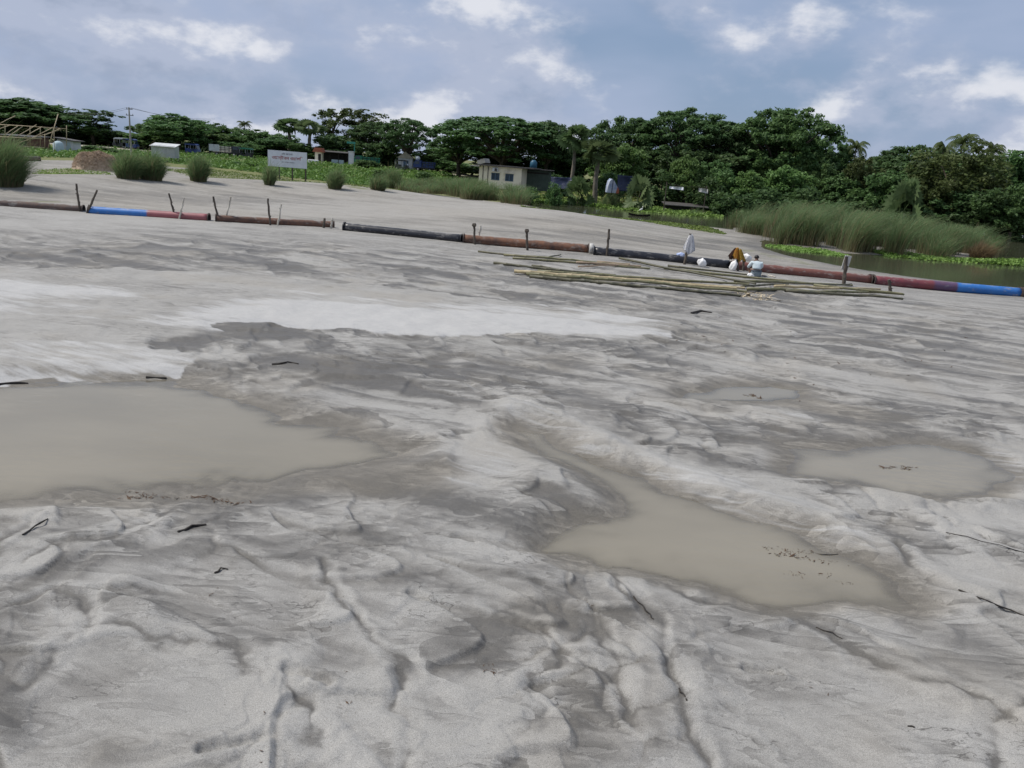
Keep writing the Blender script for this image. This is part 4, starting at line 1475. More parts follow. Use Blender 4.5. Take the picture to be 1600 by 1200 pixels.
cover('water_hyacinth', [(1365, 396), (1440, 400), (1500, 405), (1600, 408), (1700, 416), (1700, 423), (1600, 417), (1540, 412), (1450, 407), (1390, 402)], ZW, 5200, 0.13, HYA, 'strip of floating green plants before the reeds', 0.22, fixed=ZW + 0.02)
cover('water_hyacinth', [(1195, 384), (1240, 384), (1300, 393), (1330, 402), (1290, 398), (1230, 392)], ZW, 1500, 0.11, HYA, 'floating weeds by the near pond shore', 0.08, fixed=ZW + 0.01)
cover('channel_grass', [(800, 320), (900, 336), (1000, 346), (1080, 353), (1130, 361), (1125, 366), (1050, 358), (950, 348), (850, 334)], -0.8, 7000, 0.09, GRASS, 'short bright grass on the near channel shore', 0.12)
cover('sparse_grass', [(60, 262), (130, 262), (180, 270), (110, 276), (55, 270)], 0.2, 1500, 0.07, GRASS, 'sparse yellowish grass left of the straw heap', 0.08)
cover('sparse_grass', [(250, 262), (330, 264), (420, 275), (560, 292), (640, 300), (560, 298), (430, 284), (300, 274)], 0.2, 4500, 0.08, GRASS, 'sparse yellowish grass at the field edge', 0.1)

# ------------------------------------------------------------------ dredge pipeline
def pipe_material(name, bands):
    """bands: list of (start fraction, colour, second colour, rust amount, gloss)"""
    m, t, b = new_mat(name)
    al = attr(t, 'along')
    n = noise(t, 2.2, 6, 0.65)
    n2 = noise(t, 9.0, 5, 0.65)
    col, rg = None, None
    for s, c1, c2, rust, ro in bands:
        cc = mix_col(t, smooth_map(t, n, 0.35, 0.65), c1, c2)
        cc = mix_col(t, math_node(t, 'MULTIPLY', smooth_map(t, n2, 0.52, 0.68), rust), cc, (0.17, 0.085, 0.05))
        rv = math_node(t, 'MULTIPLY_ADD', n2, 0.2, ro - 0.1)
        if col is None:
            col, rg = cc, rv
        else:
            k = smooth_map(t, math_node(t, 'ADD', al, math_node(t, 'MULTIPLY', math_node(t, 'SUBTRACT', n, 0.5), 0.04)), s - 0.012, s + 0.012)
            col = mix_col(t, k, col, cc)
    # blown sand on the upper side
    geo = t.nodes.new('ShaderNodeNewGeometry')
    sp = t.nodes.new('ShaderNodeSeparateXYZ')
    t.links.new(geo.outputs['Normal'], sp.inputs[0])
    dust = smooth_map(t, math_node(t, 'ADD', sp.outputs[2], math_node(t, 'MULTIPLY', math_node(t, 'SUBTRACT', n, 0.5), 1.6)), 0.86, 1.25)
    col = mix_col(t, math_node(t, 'MULTIPLY', dust, 0.7), col, (0.36, 0.345, 0.32))
    n3 = noise(t, 5.0, 7, 0.7, None, (0.4, 1, 1))
    splash = math_node(t, 'MULTIPLY', smooth_map(t, n3, 0.54, 0.66), 0.55)
    col = mix_col(t, splash, col, (0.30, 0.285, 0.26))
    t.links.new(col, b.inputs['Base Color'])
    t.links.new(rg, b.inputs['Roughness'])
    b.inputs['Specular IOR Level'].default_value = 0.45
    bump(t, b, n2, 0.25, 0.01)
    return m


BLUE1, BLUE2 = (0.022, 0.135, 0.42), (0.030, 0.165, 0.47)
PINK1, PINK2 = (0.30, 0.095, 0.105), (0.24, 0.085, 0.090)
RUST1, RUST2 = (0.150, 0.080, 0.055), (0.085, 0.052, 0.042)
RED1, RED2 = (0.185, 0.070, 0.052), (0.130, 0.052, 0.045)
BLK1, BLK2 = (0.012, 0.013, 0.018), (0.022, 0.023, 0.030)
PM = {
    'brown': pipe_material('rusted_pipe', [(0, (0.12, 0.085, 0.07), (0.08, 0.06, 0.055), 0.5, 0.8)]),
    'bluepink': pipe_material('blue_and_pink_pipe', [(0, BLUE1, BLUE2, 0.12, 0.5), (0.485, PINK1, PINK2, 0.2, 0.6)]),
    'rust': pipe_material('rusty_pipe', [(0, RUST1, RUST2, 0.7, 0.85)]),
    'black': pipe_material('black_pipe', [(0, BLK1, BLK2, 0.03, 0.38)]),
    'orange': pipe_material('orange_rust_pipe', [(0, (0.20, 0.095, 0.055), RUST2, 0.8, 0.85)]),
    'red': pipe_material('red_rust_pipe', [(0, RED1, RED2, 0.5, 0.7)]),
    'redblue': pipe_material('red_and_blue_pipe', [(0, (0.20, 0.045, 0.055), (0.15, 0.04, 0.05), 0.3, 0.6), (0.40, (0.10, 0.06, 0.13), (0.12, 0.05, 0.08), 0.2, 0.6), (0.56, BLUE1, BLUE2, 0.08, 0.5)]),
}
INNER = pmat('pipe_bore', (0.03, 0.026, 0.024), (0.018, 0.016, 0.015), 0.9)
FLANGE = pmat('flange_steel', (0.085, 0.062, 0.052), (0.05, 0.04, 0.036), 0.75, 6)
PALE = pmat('pale_fibre', (0.56, 0.55, 0.52), (0.42, 0.41, 0.39), 0.8, 7)


def pipe(a, b, dia, mat_, label, fl=(True, True), sag=0.0, sink=0.08):
    A, B = hit(*a), hit(*b)
    r = dia / 2
    A.z += r - sink
    B.z += r - sink
    root = empty('dredge_pipe', (A.x, A.y, A.z - r), 0, label, 'pipe', 'pipeline sections across the sand')
    L = B - A
    d = L.normalized()
    s = d.cross(Vector((0, 0, 1))).normalized()
    u = s.cross(d)
    nl, ns = 24, 28
    V, F, T = [], [], []
    for shell, rr in ((0, r), (1, r * 0.93)):
        for i in range(nl + 1):
            c = A + L * (i / nl) - root.location
            c.z -= sag * math.sin(math.pi * i / nl)
            for k in range(ns):
                an = 2 * math.pi * k / ns
                V.append(c + s * math.cos(an) * rr + u * math.sin(an) * rr)
                T.append(i / nl)
    off = (nl + 1) * ns
    for i in range(nl):
        for k in range(ns):
            k2 = (k + 1) % ns
            q = (i * ns + k, i * ns + k2, (i + 1) * ns + k2, (i + 1) * ns + k)
            F.append(q)
            F.append(tuple(off + v for v in q[::-1]))
    for i in (0, nl):
        for k in range(ns):
            k2 = (k + 1) % ns
            q = (i * ns + k, off + i * ns + k, off + i * ns + k2, i * ns + k2)
            F.append(q if i == 0 else q[::-1])
    me = np_mesh('pipe_wall', np.array([tuple(v) for v in V]), np.array(F), {'along': T})
    o = link('pipe_wall', me, mat_, root)
    me.materials.append(INNER)
    mi = np.array([1 if (f[0] >= off and f[1] >= off) else 0 for f in F], np.int32)
    me.polygons.foreach_set('material_index', mi)
    for e, want in ((0, fl[0]), (1, fl[1])):
        if not want:
            continue
        c = (A if e == 0 else B) - root.location
        dirn = d if e == 0 else -d
        V, F = [], []
        for (off_, rr) in ((0.0, r * 1.0), (0.0, r * 1.22), (0.045, r * 1.22), (0.045, r * 1.0)):
            for k in range(ns):
                an = 2 * math.pi * k / ns
                V.append(tuple(c - dirn * 0.012 + dirn * off_ + s * math.cos(an) * rr + u * math.sin(an) * rr))
        for q in range(4):
            for k in range(ns):
                k2 = (k + 1) % ns
                F.append((q * ns + k, q * ns + k2, ((q + 1) % 4) * ns + k2, ((q + 1) % 4) * ns + k))
        fm = np_mesh('flange', np.array(V), np.array(F), smooth=False)
        fo = link('flange', fm, FLANGE if mat_ is not PM['black'] else PM['black'], root)
        if mat_ is PM['black']:
            a_ = fm.attributes.new('along', 'FLOAT', 'POINT')
    return A, B, d


pipe((-45, 318), (131, 330), 0.36, PM['brown'], 'half buried brown pipe at the left edge', (False, True), sink=0.12)
pipe((140, 332.5), (327, 344.5), 0.36, PM['bluepink'], 'pipe painted blue and faded pink at the left', (True, True))
pipe((337, 345.5), (522, 355.5), 0.33, PM['rust'], 'rusty pipe between the pink pipe end and the black pipe', (True, True), sink=0.06)
pipe((538, 359.5), (721, 378), 0.40, PM['black'], 'black pipe in the middle with an open flanged end', (True, True))
pipe((724, 378.5), (919, 394.5), 0.40, PM['orange'], 'orange rusted pipe topped with sand', (True, True), sink=0.06)
pipe((927, 397.5), (1138, 419), 0.41, PM['black'], 'black pipe crossed by the shirt stake', (True, False))
pipe((1141, 420), (1358, 442), 0.42, PM['red'], 'red brown rusted pipe beside the squatting man', (False, True))
pipe((1362, 443), (1591, 462.5), 0.43, PM['redblue'], 'pipe shading from dark red to bright blue at the right edge', (True, True))
pipe((1595, 463), (1800, 482), 0.43, PM['rust'], 'rusty pipe cut by the right edge', (True, False))
# grey coupling band between the rusted and the black pipe
cA, cB = hit(914, 394.2), hit(935, 398.2)
dv = (hit(1138, 419) - hit(927, 397.5)).normalized()
cA = hit(920, 395.2) + Vector((0, 0, 0.18))
mb = MB()
mb.tube([cA, cA + dv * 0.02, cA + dv * 0.15, cA + dv * 0.17], [0.21, 0.235, 0.235, 0.21], 22, True)
cb = mb.build('pipe_coupling', PALE, None, True)
tag(cb, 'pale coupling band joining the orange rusted and black pipes', 'coupling')

# old pipe far left by the field
a0, b0 = hit(18, 250.5), hit(63, 252)
mb = MB()
mb.tube([Vector((0, 0, 0.2)), b0 - a0 + Vector((0, 0, 0.2))], 0.26, 14, True)
op = mb.build('discarded_pipe', PM['brown'], None, True)
op.data.attributes.new('along', 'FLOAT', 'POINT')
op.location = a0
tag(op, 'discarded brown pipe lying by the green field at the far left', 'pipe')

# ------------------------------------------------------------------ stakes
WOOD_D = pmat('dark_stake_wood', (0.115, 0.095, 0.075), (0.06, 0.05, 0.042), 0.9, 9, (1, 1, 0.35), bmp=0.5)
WOOD_P = pmat('pale_split_wood', (0.58, 0.55, 0.48), (0.38, 0.35, 0.30), 0.85, 9, (1, 1, 0.3), bmp=0.4)


def stake(bx, by, tx, ty, rad, mat_, label, knob=False, flat=False, dy=0.0):
    b = hit(bx, by)
    t = at(tx, ty, b.y + dy)
    mb = MB()
    d = t - b
    pts, rr = [], []
    n = 7
    for i in range(n + 1):
        s = i / n
        pts.append(d * s + Vector((random.uniform(-.012, .012), random.uniform(-.012, .012), 0)) - (d.normalized() * 0.25 if i == 0 else Vector()))
        rr.append(rad * random.uniform(0.85, 1.15) * (1 - 0.15 * s))
    mb.tube(pts, rr, 8, True, 0.12)
    if knob:
        e = d.normalized()
        mb.tube([d - e * 0.12, d - e * 0.05, d + e * 0.03], [rad * 1.1, rad * 1.9, rad * 1.3], 8, True, 0.2)
    else:
        for i in (2, 4, 5):          # branch stubs
            p = d * (i / 6.5)
            mb.tube([p, p + Vector((random.uniform(-.09, .09), random.uniform(-.05, .05), 0.05))], [rad * 0.7, rad * 0.35], 5, True)
    o = mb.build('wooden_stake', mat_, None, False)
    o.location = b
    tag(o, label, 'stake', 'stakes holding the pipeline')
    return b, t


stake(125, 330.5, 119, 287, 0.045, WOOD_D, 'tall dark stake before the end of the left brown pipe', dy=-0.15)
stake(136, 333, 152, 297, 0.045, WOOD_D, 'leaning stake at the left end of the blue pipe')
stake(274, 341, 264, 302, 0.045, WOOD_D, 'dark stake against the pink part of the left pipe')
stake(280, 342, 288, 309, 0.04, WOOD_P, 'pale stake beside the dark one at the pink pipe')
stake(342, 346, 333, 307, 0.045, WOOD_D, 'dark stake at the start of the rusty pipe')
stake(352, 346, 361, 307, 0.042, WOOD_P, 'pale notched stake by the start of the rusty pipe')
stake(422.5, 352, 418.5, 310, 0.045, WOOD_D, 'straight dark stake in front of the rusty pipe')
stake(434, 352, 440, 319, 0.04, WOOD_P, 'short leaning stake right of the straight dark one')
stake(506, 356, 507, 341, 0.06, WOOD_D, 'stubby brown stake near the end of the rusty pipe')
stake(517, 357, 519.5, 341, 0.05, WOOD_P, 'stubby white stake at the open end of the rusty pipe')
stake(742, 382, 741, 350, 0.055, WOOD_D, 'knob topped stake at the end of the middle black pipe', True)
stake(746, 380, 751, 353, 0.055, WOOD_P, 'white plank stake beside the knob topped one')
stake(824, 391, 823, 359, 0.055, WOOD_D, 'knob topped stake against the orange rusted pipe', True)
stake(948, 400, 952, 358, 0.055, WOOD_D, 'dark stake near the left end of the right black pipe')
SB, ST = stake(1069, 413, 1079, 365, 0.055, WOOD_D, 'stake carrying the hanging white shirt')
OB, OT = stake(1153, 423, 1152, 388, 0.05, WOOD_D, 'stake under the orange cloth')
WB, WT = stake(1318, 446, 1323, 401, 0.075, WOOD_D, 'thick dark stake before the red brown pipe')
stake(1392, 459, 1389, 437, 0.06, WOOD_D, 'short stake in front of the dark red pipe')
stake(1161, 423, 1162, 402, 0.05, WOOD_D, 'short stake right of the white sack at the pipe joint')
# pale board fixed behind the thick stake
mb = MB()
mb.box(Vector((-0.02, 0.10, 0.86)), Vector((0.26, 0.03, 0.56)), Matrix.Rotation(0.12, 3, 'Y'), 0.008)
ts = mb.build('pale_board', PALE, None)
ts.location = WB
tag(ts, 'pale board fixed behind the thick dark stake', 'board')

# ------------------------------------------------------------------ hanging clothes and sacks
SHIRT_W = pmat('white_striped_cotton', (0.80, 0.80, 0.81), (0.45, 0.47, 0.54), 0.9, 6.0, (5, 5, 0.15), lo=0.52, hi=0.60)
ORANGE = pmat('orange_cloth', (0.56, 0.21, 0.035), (0.50, 0.32, 0.055), 0.9, 5.0, (3, 3, 0.5))
BROWN_C = pmat('dark_brown_cloth', (0.050, 0.026, 0.02), (0.09, 0.04, 0.025), 0.9, 5.0)
SACK = pmat('white_plastic_sack', (0.82, 0.81, 0.80), (0.68, 0.67, 0.655), 0.6, 5.0, bmp=0.6, bd=0.04)
BLUEBAG = pmat('blue_white_bag', (0.30, 0.38, 0.62), (0.58, 0.61, 0.70), 0.5, 4.0, bmp=0.5, bd=0.03)


def drape(h, top_r, bot_r, folds, depth, seed, open_a=2 * math.pi, a0=0.0, sx=1.0, sy=0.6):
    """cloth hung over a point: folds deepen downwards; double sided thickness"""
    rg = np.random.default_rng(seed)
    na, nz = 56, 16
    ph = rg.uniform(0, 6.28, 4)
    V = []
    for j in range(nz + 1):
        s = j / nz
        r = top_r + (bot_r - top_r) * s ** 0.65
        for i in range(na):
            a = a0 + open_a * i / na
            rr = r * (1 + depth * s * (math.sin(folds * a + ph[0]) + 0.5 * math.sin((folds * 2 + 1) * a + ph[1] + s * 2)))
            zz = -h * s * (1 + 0.10 * math.sin(2 * a + ph[2]) * s + 0.07 * math.sin(5 * a + ph[3]) * s)
            V.append((rr * math.cos(a) * sx, rr * math.sin(a) * sy, zz))
    V.append((0, 0, 0.02))
    F3 = []
    bm = bmesh.new()
    vs_ = [bm.verts.new(v) for v in V]
    full = abs(open_a - 2 * math.pi) < 1e-3
    for j in range(nz):
        for i in range(na if full else na - 1):
            i2 = (i + 1) % na
            bm.faces.new((vs_[j * na + i], vs_[(j + 1) * na + i], vs_[(j + 1) * na + i2], vs_[j * na + i2]))
    for i in range(na if full else na - 1):
        bm.faces.new((vs_[i], vs_[(i + 1) % na], vs_[-1]))
    bmesh.ops.solidify(bm, geom=bm.faces[:], thickness=0.006)
    me = bpy.data.meshes.new('cloth')
    bmesh.ops.recalc_face_normals(bm, faces=bm.faces)
    bm.to_mesh(me)
    bm.free()
    me.polygons.foreach_set('use_smooth', [True] * len(me.polygons))
    return me


def sack_mesh(w, dp, h, seed, neck=True):
    """slumped bag with a puckered neck"""
    rg = np.random.default_rng(seed)
    na, nz = 22, 12
    bm = bmesh.new()
    rows = []
    ph = rg.uniform(0, 6.28, 5)
    for j in range(nz + 1):
        s = j / nz
        prof = math.sin(math.pi * min(1, 0.12 + 0.80 * s ** 0.9)) ** 0.55
        if neck and s > 0.8:
            prof *= 1 - 0.62 * math.sin(math.pi * min(1, (s - 0.8) / 0.16) / 2)
        row = []
        for i in range(na):
            a = 2 * math.pi * i / na
            k = prof * (1 + 0.15 * math.sin(3 * a + ph[0] + 3 * s) + 0.10 * math.sin(5 * a + ph[1] - 6 * s) + 0.06 * math.sin(9 * a + ph[3] + 11 * s))
            row.append(bm.verts.new((w / 2 * k * math.cos(a) + 0.08 * w * math.sin(2.2 * s + ph[2]), dp / 2 * k * math.sin(a), h * s)))
        rows.append(row)
    for r0, r1 in zip(rows[:-1], rows[1:]):
        for i in range(na):
            bm.faces.new((r0[i], r0[(i + 1) % na], r1[(i + 1) % na], r1[i]))
    bm.faces.new(rows[0][::-1])
    bm.faces.new(rows[-1])
    me = bpy.data.meshes.new('sack')
    bmesh.ops.recalc_face_normals(bm, faces=bm.faces)
    bm.to_mesh(me)
    bm.free()
    me.polygons.foreach_set('use_smooth', [True] * len(me.polygons))
    return me


o = link('hanging_shirt', drape(0.70, 0.06, 0.23, 5, 0.16, 3), SHIRT_W)
o.location = ST + Vector((0.03, 0, -0.03))
tag(o, 'white striped shirt hung on a stake over the black pipe', 'shirt')


def sack(px, py, Y, w, dp, h, mat_, label, seed, rz=0.0, z=None, lean=0.0):
    p = at(px, py, Y)
    if z is not None:
        p.z = z
    o = link('sack', sack_mesh(w, dp, h, seed), mat_)
    o.location = p
    o.rotation_euler = (0, lean, rz)
    tag(o, label, 'sack', 'bags left on the pipeline')
    return o


PY = hit(1070, 412).y
sack(1064.5, 403, PY + 0.28, 0.36, 0.28, 0.24, BLUEBAG, 'blue and white bundle resting on the black pipe below the shirt', 5)
g1 = hit(1096, 417)
sack(1096, 417, g1.y + 0.02, 0.36, 0.26, 0.36, SACK, 'white sack leaning on the black pipe', 6, lean=0.1)
g2 = hit(1147, 423)
sack(1144.5, 423, g2.y - 0.05, 0.27, 0.24, 0.44, SACK, 'white sack standing below the orange cloth', 7, lean=0.12)
sack(1166, 407.5, g2.y + 0.34, 0.34, 0.30, 0.30, SACK, 'white sack lying on the pipe right of the orange cloth', 8)
oc = link('orange_cloth', drape(0.50, 0.05, 0.17, 3, 0.16, 9, sx=1.0), ORANGE)
oc.location = OT + Vector((0.0, -0.06, 0.03))
oc.rotation_euler = (0, 0.10, 0)
oc.scale = (0.85, 0.85, 0.85)
tag(oc, 'orange cloth draped over a stake at the pipe joint', 'cloth')
OCHRE = pmat('ochre_cloth', (0.52, 0.34, 0.06), (0.40, 0.24, 0.04), 0.9, 5.0, (4, 4, 0.4))
yc = link('ochre_cloth', drape(0.56, 0.04, 0.15, 4, 0.2, 19, sx=1.0), OCHRE)
yc.location = OT + Vector((0.10, -0.10, -0.02))
yc.rotation_euler = (0, -0.30, 0)
yc.scale = (0.85, 0.85, 0.85)
tag(yc, 'ochre striped cloth hanging right of the orange one', 'cloth')
bc = link('brown_cloth', drape(0.44, 0.04, 0.12, 3, 0.2, 10), BROWN_C)
bc.location = OT + Vector((-0.06, -0.02, 0.0))
bc.rotation_euler = (0, 0.38, 0)
tag(bc, 'dark brown cloth hanging left of the orange one', 'cloth')


# ------------------------------------------------------------------ squatting man, seen from behind
def skin_mesh(name, verts, edges, radii, sub=2, root=0):
    me = bpy.data.meshes.new(name)
    me.from_pydata(verts, edges, [])
    o = bpy.data.objects.new(name, me)
    COL.objects.link(o)
    md = o.modifiers.new('skin', 'SKIN')
    for i, r in enumerate(radii):
        sv = me.skin_vertices[0].data[i]
        sv.radius = r if isinstance(r, tuple) else (r, r)
        sv.use_root = (i == root)
    md.use_smooth_shade = True
    s = o.modifiers.new('sub', 'SUBSURF')
    s.levels = s.render_levels = sub
    dg = bpy.context.evaluated_depsgraph_get()
    em = bpy.data.meshes.new_from_object(o.evaluated_get(dg))
    bpy.data.objects.remove(o)
    em.name = name
    em.polygons.foreach_set('use_smooth', [True] * len(em.polygons))
    return em


SKIN = pmat('brown_skin', (0.15, 0.082, 0.052), (0.125, 0.066, 0.042), 0.55, 6)
HAIR = pmat('black_hair', (0.010, 0.009, 0.009), (0.018, 0.015, 0.014), 0.5, 30)
SHIRT = pmat('pale_blue_shirt', (0.60, 0.68, 0.70), (0.50, 0.58, 0.61), 0.9, 5, (1, 1, 0.6), bmp=0.5, bd=0.03)
LUNGI = pmat('grey_blue_lungi', (0.20, 0.245, 0.27), (0.14, 0.175, 0.20), 0.9, 5, (1, 1, 3), bmp=0.5, bd=0.03)
DARKHEM = pmat('dark_waistband', (0.075, 0.10, 0.125), (0.055, 0.075, 0.10), 0.9, 5)


def squatting_person():
    p0 = hit(1181, 432)
    root = empty('person', p0, R(6), 'man in a pale blue shirt squatting with his back to the camera', 'person')
    root.scale = (0.98, 0.9, 0.86)
    # +Y faces away from the viewer
    v = [(0, 0, 0.20), (0, 0.03, 0.34), (0, 0.09, 0.50), (0, 0.15, 0.62), (0, 0.19, 0.70), (0, 0.23, 0.80), (0, 0.25, 0.87)]
    r = [(0.15, 0.13), (0.145, 0.115), (0.155, 0.115), (0.145, 0.09), 0.05, (0.075, 0.09), (0.05, 0.06)]
    e = [(i, i + 1) for i in range(6)]
    for sg in (-1, 1):
        b = len(v)     # arms reaching down and forward to the work
        v += [(sg * 0.17, 0.15, 0.60), (sg * 0.25, 0.22, 0.42), (sg * 0.20, 0.42, 0.28), (sg * 0.17, 0.49, 0.22)]
        r += [0.062, 0.05, 0.04, 0.03]
        e += [(3, b), (b, b + 1), (b + 1, b + 2), (b + 2, b + 3)]
        for q, (ox, L) in enumerate(((-0.026, 0.055), (-0.009, 0.068), (0.009, 0.07), (0.026, 0.058))):
            c = len(v)
            v += [(sg * 0.17 + ox, 0.53, 0.195), (sg * 0.17 + ox, 0.53 + L * .6, 0.17), (sg * 0.17 + ox * 1.1, 0.53 + L * .75, 0.14)]
            r += [0.010, 0.009, 0.007]
            e += [(b + 3, c), (c, c + 1), (c + 1, c + 2)]
        c = len(v)
        v += [(sg * 0.13, 0.51, 0.19), (sg * 0.12, 0.54, 0.17)]
        r += [0.011, 0.009]
        e += [(b + 3, c), (c, c + 1)]
        b = len(v)     # folded legs: knees up beside the chest, feet flat
        v += [(sg * 0.11, 0.02, 0.20), (sg * 0.21, 0.36, 0.44), (sg * 0.17, 0.20, 0.10), (sg * 0.18, 0.22, 0.04), (sg * 0.20, 0.38, 0.03)]
        r += [0.10, 0.07, 0.05, 0.045, (0.04, 0.022)]
        e += [(0, b), (b, b + 1), (b + 1, b + 2), (b + 2, b + 3), (b + 3, b + 4)]
    body = link('body', skin_mesh('body', v, e, r), SKIN, root)
    # face: nose and ears as one small relief, turned away and down
    for sg in (-1, 1):
        mb = MB()
        mb.tube([(sg * 0.078, 0.235, 0.80), (sg * 0.096, 0.228, 0.825), (sg * 0.080, 0.238, 0.845)], [0.012, 0.018, 0.010], 6)
        mb.build('ear', SKIN, root, True)
    mb = MB()
    mb.tube([(0, 0.325, 0.84), (0, 0.352, 0.805), (0, 0.325, 0.795)], [0.008, 0.014, 0.010], 6)
    mb.build('nose', SKIN, root, True)
    # hair cap
    bm = bmesh.new()
    bmesh.ops.create_uvsphere(bm, u_segments=20, v_segments=14, radius=1)
    for q in list(bm.verts):
        if q.co.z < -0.45 or (q.co.y > 0.45 and q.co.z < 0.35):
            bm.verts.remove(q)
    for q in bm.verts:
        k = 1 + 0.05 * math.sin(9 * q.co.x + 7 * q.co.z)
        q.co = Vector((q.co.x * 0.092 * k, q.co.y * 0.106 * k + 0.235, q.co.z * 0.098 * k + 0.842))
    bmesh.ops.solidify(bm, geom=bm.faces[:], thickness=0.012)
    me = bpy.data.meshes.new('hair')
    bm.to_mesh(me)
    bm.free()
    me.polygons.foreach_set('use_smooth', [True] * len(me.polygons))
    link('hair', me, HAIR, root)
    # shirt: loose shell over back and sleeves
    v = [(0, -0.005, 0.285), (0, 0.03, 0.38), (0, 0.085, 0.50), (0, 0.14, 0.61), (0, 0.17, 0.665)]
    r = [(0.185, 0.155), (0.195, 0.15), (0.195, 0.145), (0.165, 0.11), (0.07, 0.07)]
    e = [(i, i + 1) for i in range(4)]
    for sg in (-1, 1):
        b = len(v)
        v += [(sg * 0.185, 0.15, 0.595), (sg * 0.255, 0.20, 0.44), (sg * 0.245, 0.31, 0.35)]
        r += [0.085, 0.075, 0.062]
        e += [(3, b), (b, b + 1), (b + 1, b + 2)]
    link('shirt', skin_mesh('shirt', v, e, r), SHIRT, root)
    mb = MB()
    bm = mb.bm
    rows = []
    for j, (zz, rx, ry, cy) in enumerate(((0.0, 0.20, 0.17, 0.06), (0.04, 0.225, 0.20, 0.06), (0.14, 0.215, 0.19, 0.04), (0.22, 0.20, 0.165, 0.02), (0.29, 0.18, 0.145, 0.02))):
        row = []
        for i in range(28):
            a = 2 * math.pi * i / 28
            k = 1 + 0.035 * math.sin(6 * a + zz * 20) + 0.02 * math.sin(11 * a)
            row.append(bm.verts.new((rx * k * math.cos(a), cy + ry * k * math.sin(a), zz)))
        rows.append(row)
    for r0, r1 in zip(rows[:-1], rows[1:]):
        for i in range(28):
            bm.faces.new((r0[i], r0[(i + 1) % 28], r1[(i + 1) % 28], r1[i]))
    bm.faces.new(rows[0][::-1])
    mb.build('lungi', LUNGI, root, True)
    mb = MB()
    rows = []
    for zz, k in ((0.235, 1.0), (0.262, 1.04), (0.288, 1.0)):
        rows.append([mb.bm.verts.new((0.212 * k * math.cos(2 * math.pi * i / 28), 0.012 + 0.178 * k * math.sin(2 * math.pi * i / 28), zz)) for i in range(28)])
    for r0, r1 in zip(rows[:-1], rows[1:]):
        for i in range(28):
            mb.bm.faces.new((r0[i], r0[(i + 1) % 28], r1[(i + 1) % 28], r1[i]))
    mb.build('waistband', DARKHEM, root, True)


squatting_person()
g3 = hit(1171.5, 433)
o = link('sack', sack_mesh(0.24, 0.2, 0.15, 12, False), SACK)
o.location = g3
tag(o, 'small white bag on the sand left of the squatting man', 'sack', 'bags left on the pipeline')
# short cut pieces by the man's feet
for k, (a, b, lb) in enumerate([((1190, 431), (1198, 433), 'short pale cut bamboo piece at the right hand of the squatting man'), ((1200, 431), (1211, 434), 'pale cut bamboo piece lying right of the squatting man')]):
    A, B = hit(*a), hit(*b)
    mb = MB()
    mb.tube([Vector((0, 0, 0.03)), B - A + Vector((0, 0, 0.03))], 0.03, 8)
    q = mb.build('bamboo_offcut', WOOD_P, None, True)
    q.location = A
    tag(q, lb, 'bamboo')

# ------------------------------------------------------------------ bamboo poles
BAM = {
    'g': pmat('green_bamboo', (0.135, 0.135, 0.070), (0.20, 0.18, 0.10), 0.5, 3),
    'd': pmat('dark_bamboo', (0.070, 0.070, 0.045), (0.115, 0.105, 0.065), 0.55, 3),
    't': pmat('tan_bamboo', (0.42, 0.35, 0.215), (0.33, 0.27, 0.155), 0.5, 3),
    'p': pmat('pinkish_bamboo', (0.36, 0.27, 0.19), (0.28, 0.21, 0.14), 0.6, 3),
}


def bamboo(a, b, rad, c, label, lift=0.0, bend=0.0, group='bamboo poles lying before the pipeline'):
    A, B = hit(*a), hit(*b)
    L = B - A
    n = max(4, int(L.length / 0.42))
    mb = MB()
    pts, rr = [], []
    side = L.cross(Vector((0, 0, 1))).normalized()
    for i in range(n + 1):
        s = i / n
        x, y = A.x + L.x * s, A.y + L.y * s
        off = side * (bend * math.sin(math.pi * s) + 0.03 * math.sin(7 * s + a[0]))
        zz = max(A.z + L.z * s, ground_z(x + off.x, y + off.y)) + rad * 0.75 + lift
        p = Vector((x, y, zz)) + off - A
        r = rad * (1 - 0.35 * s)
        if i > 0:
            e = (p - pts[-1]).normalized()
            pts += [p - e * 0.03, p - e * 0.012, p + e * 0.012]
            rr += [r, r * 1.18, r]
        else:
            pts.append(p)
            rr.append(r)
    mb.tube(pts, rr, 8)
    o = mb.build('bamboo_pole', BAM[c], None, True)
    o.location = A
    tag(o, label, 'bamboo pole', group)


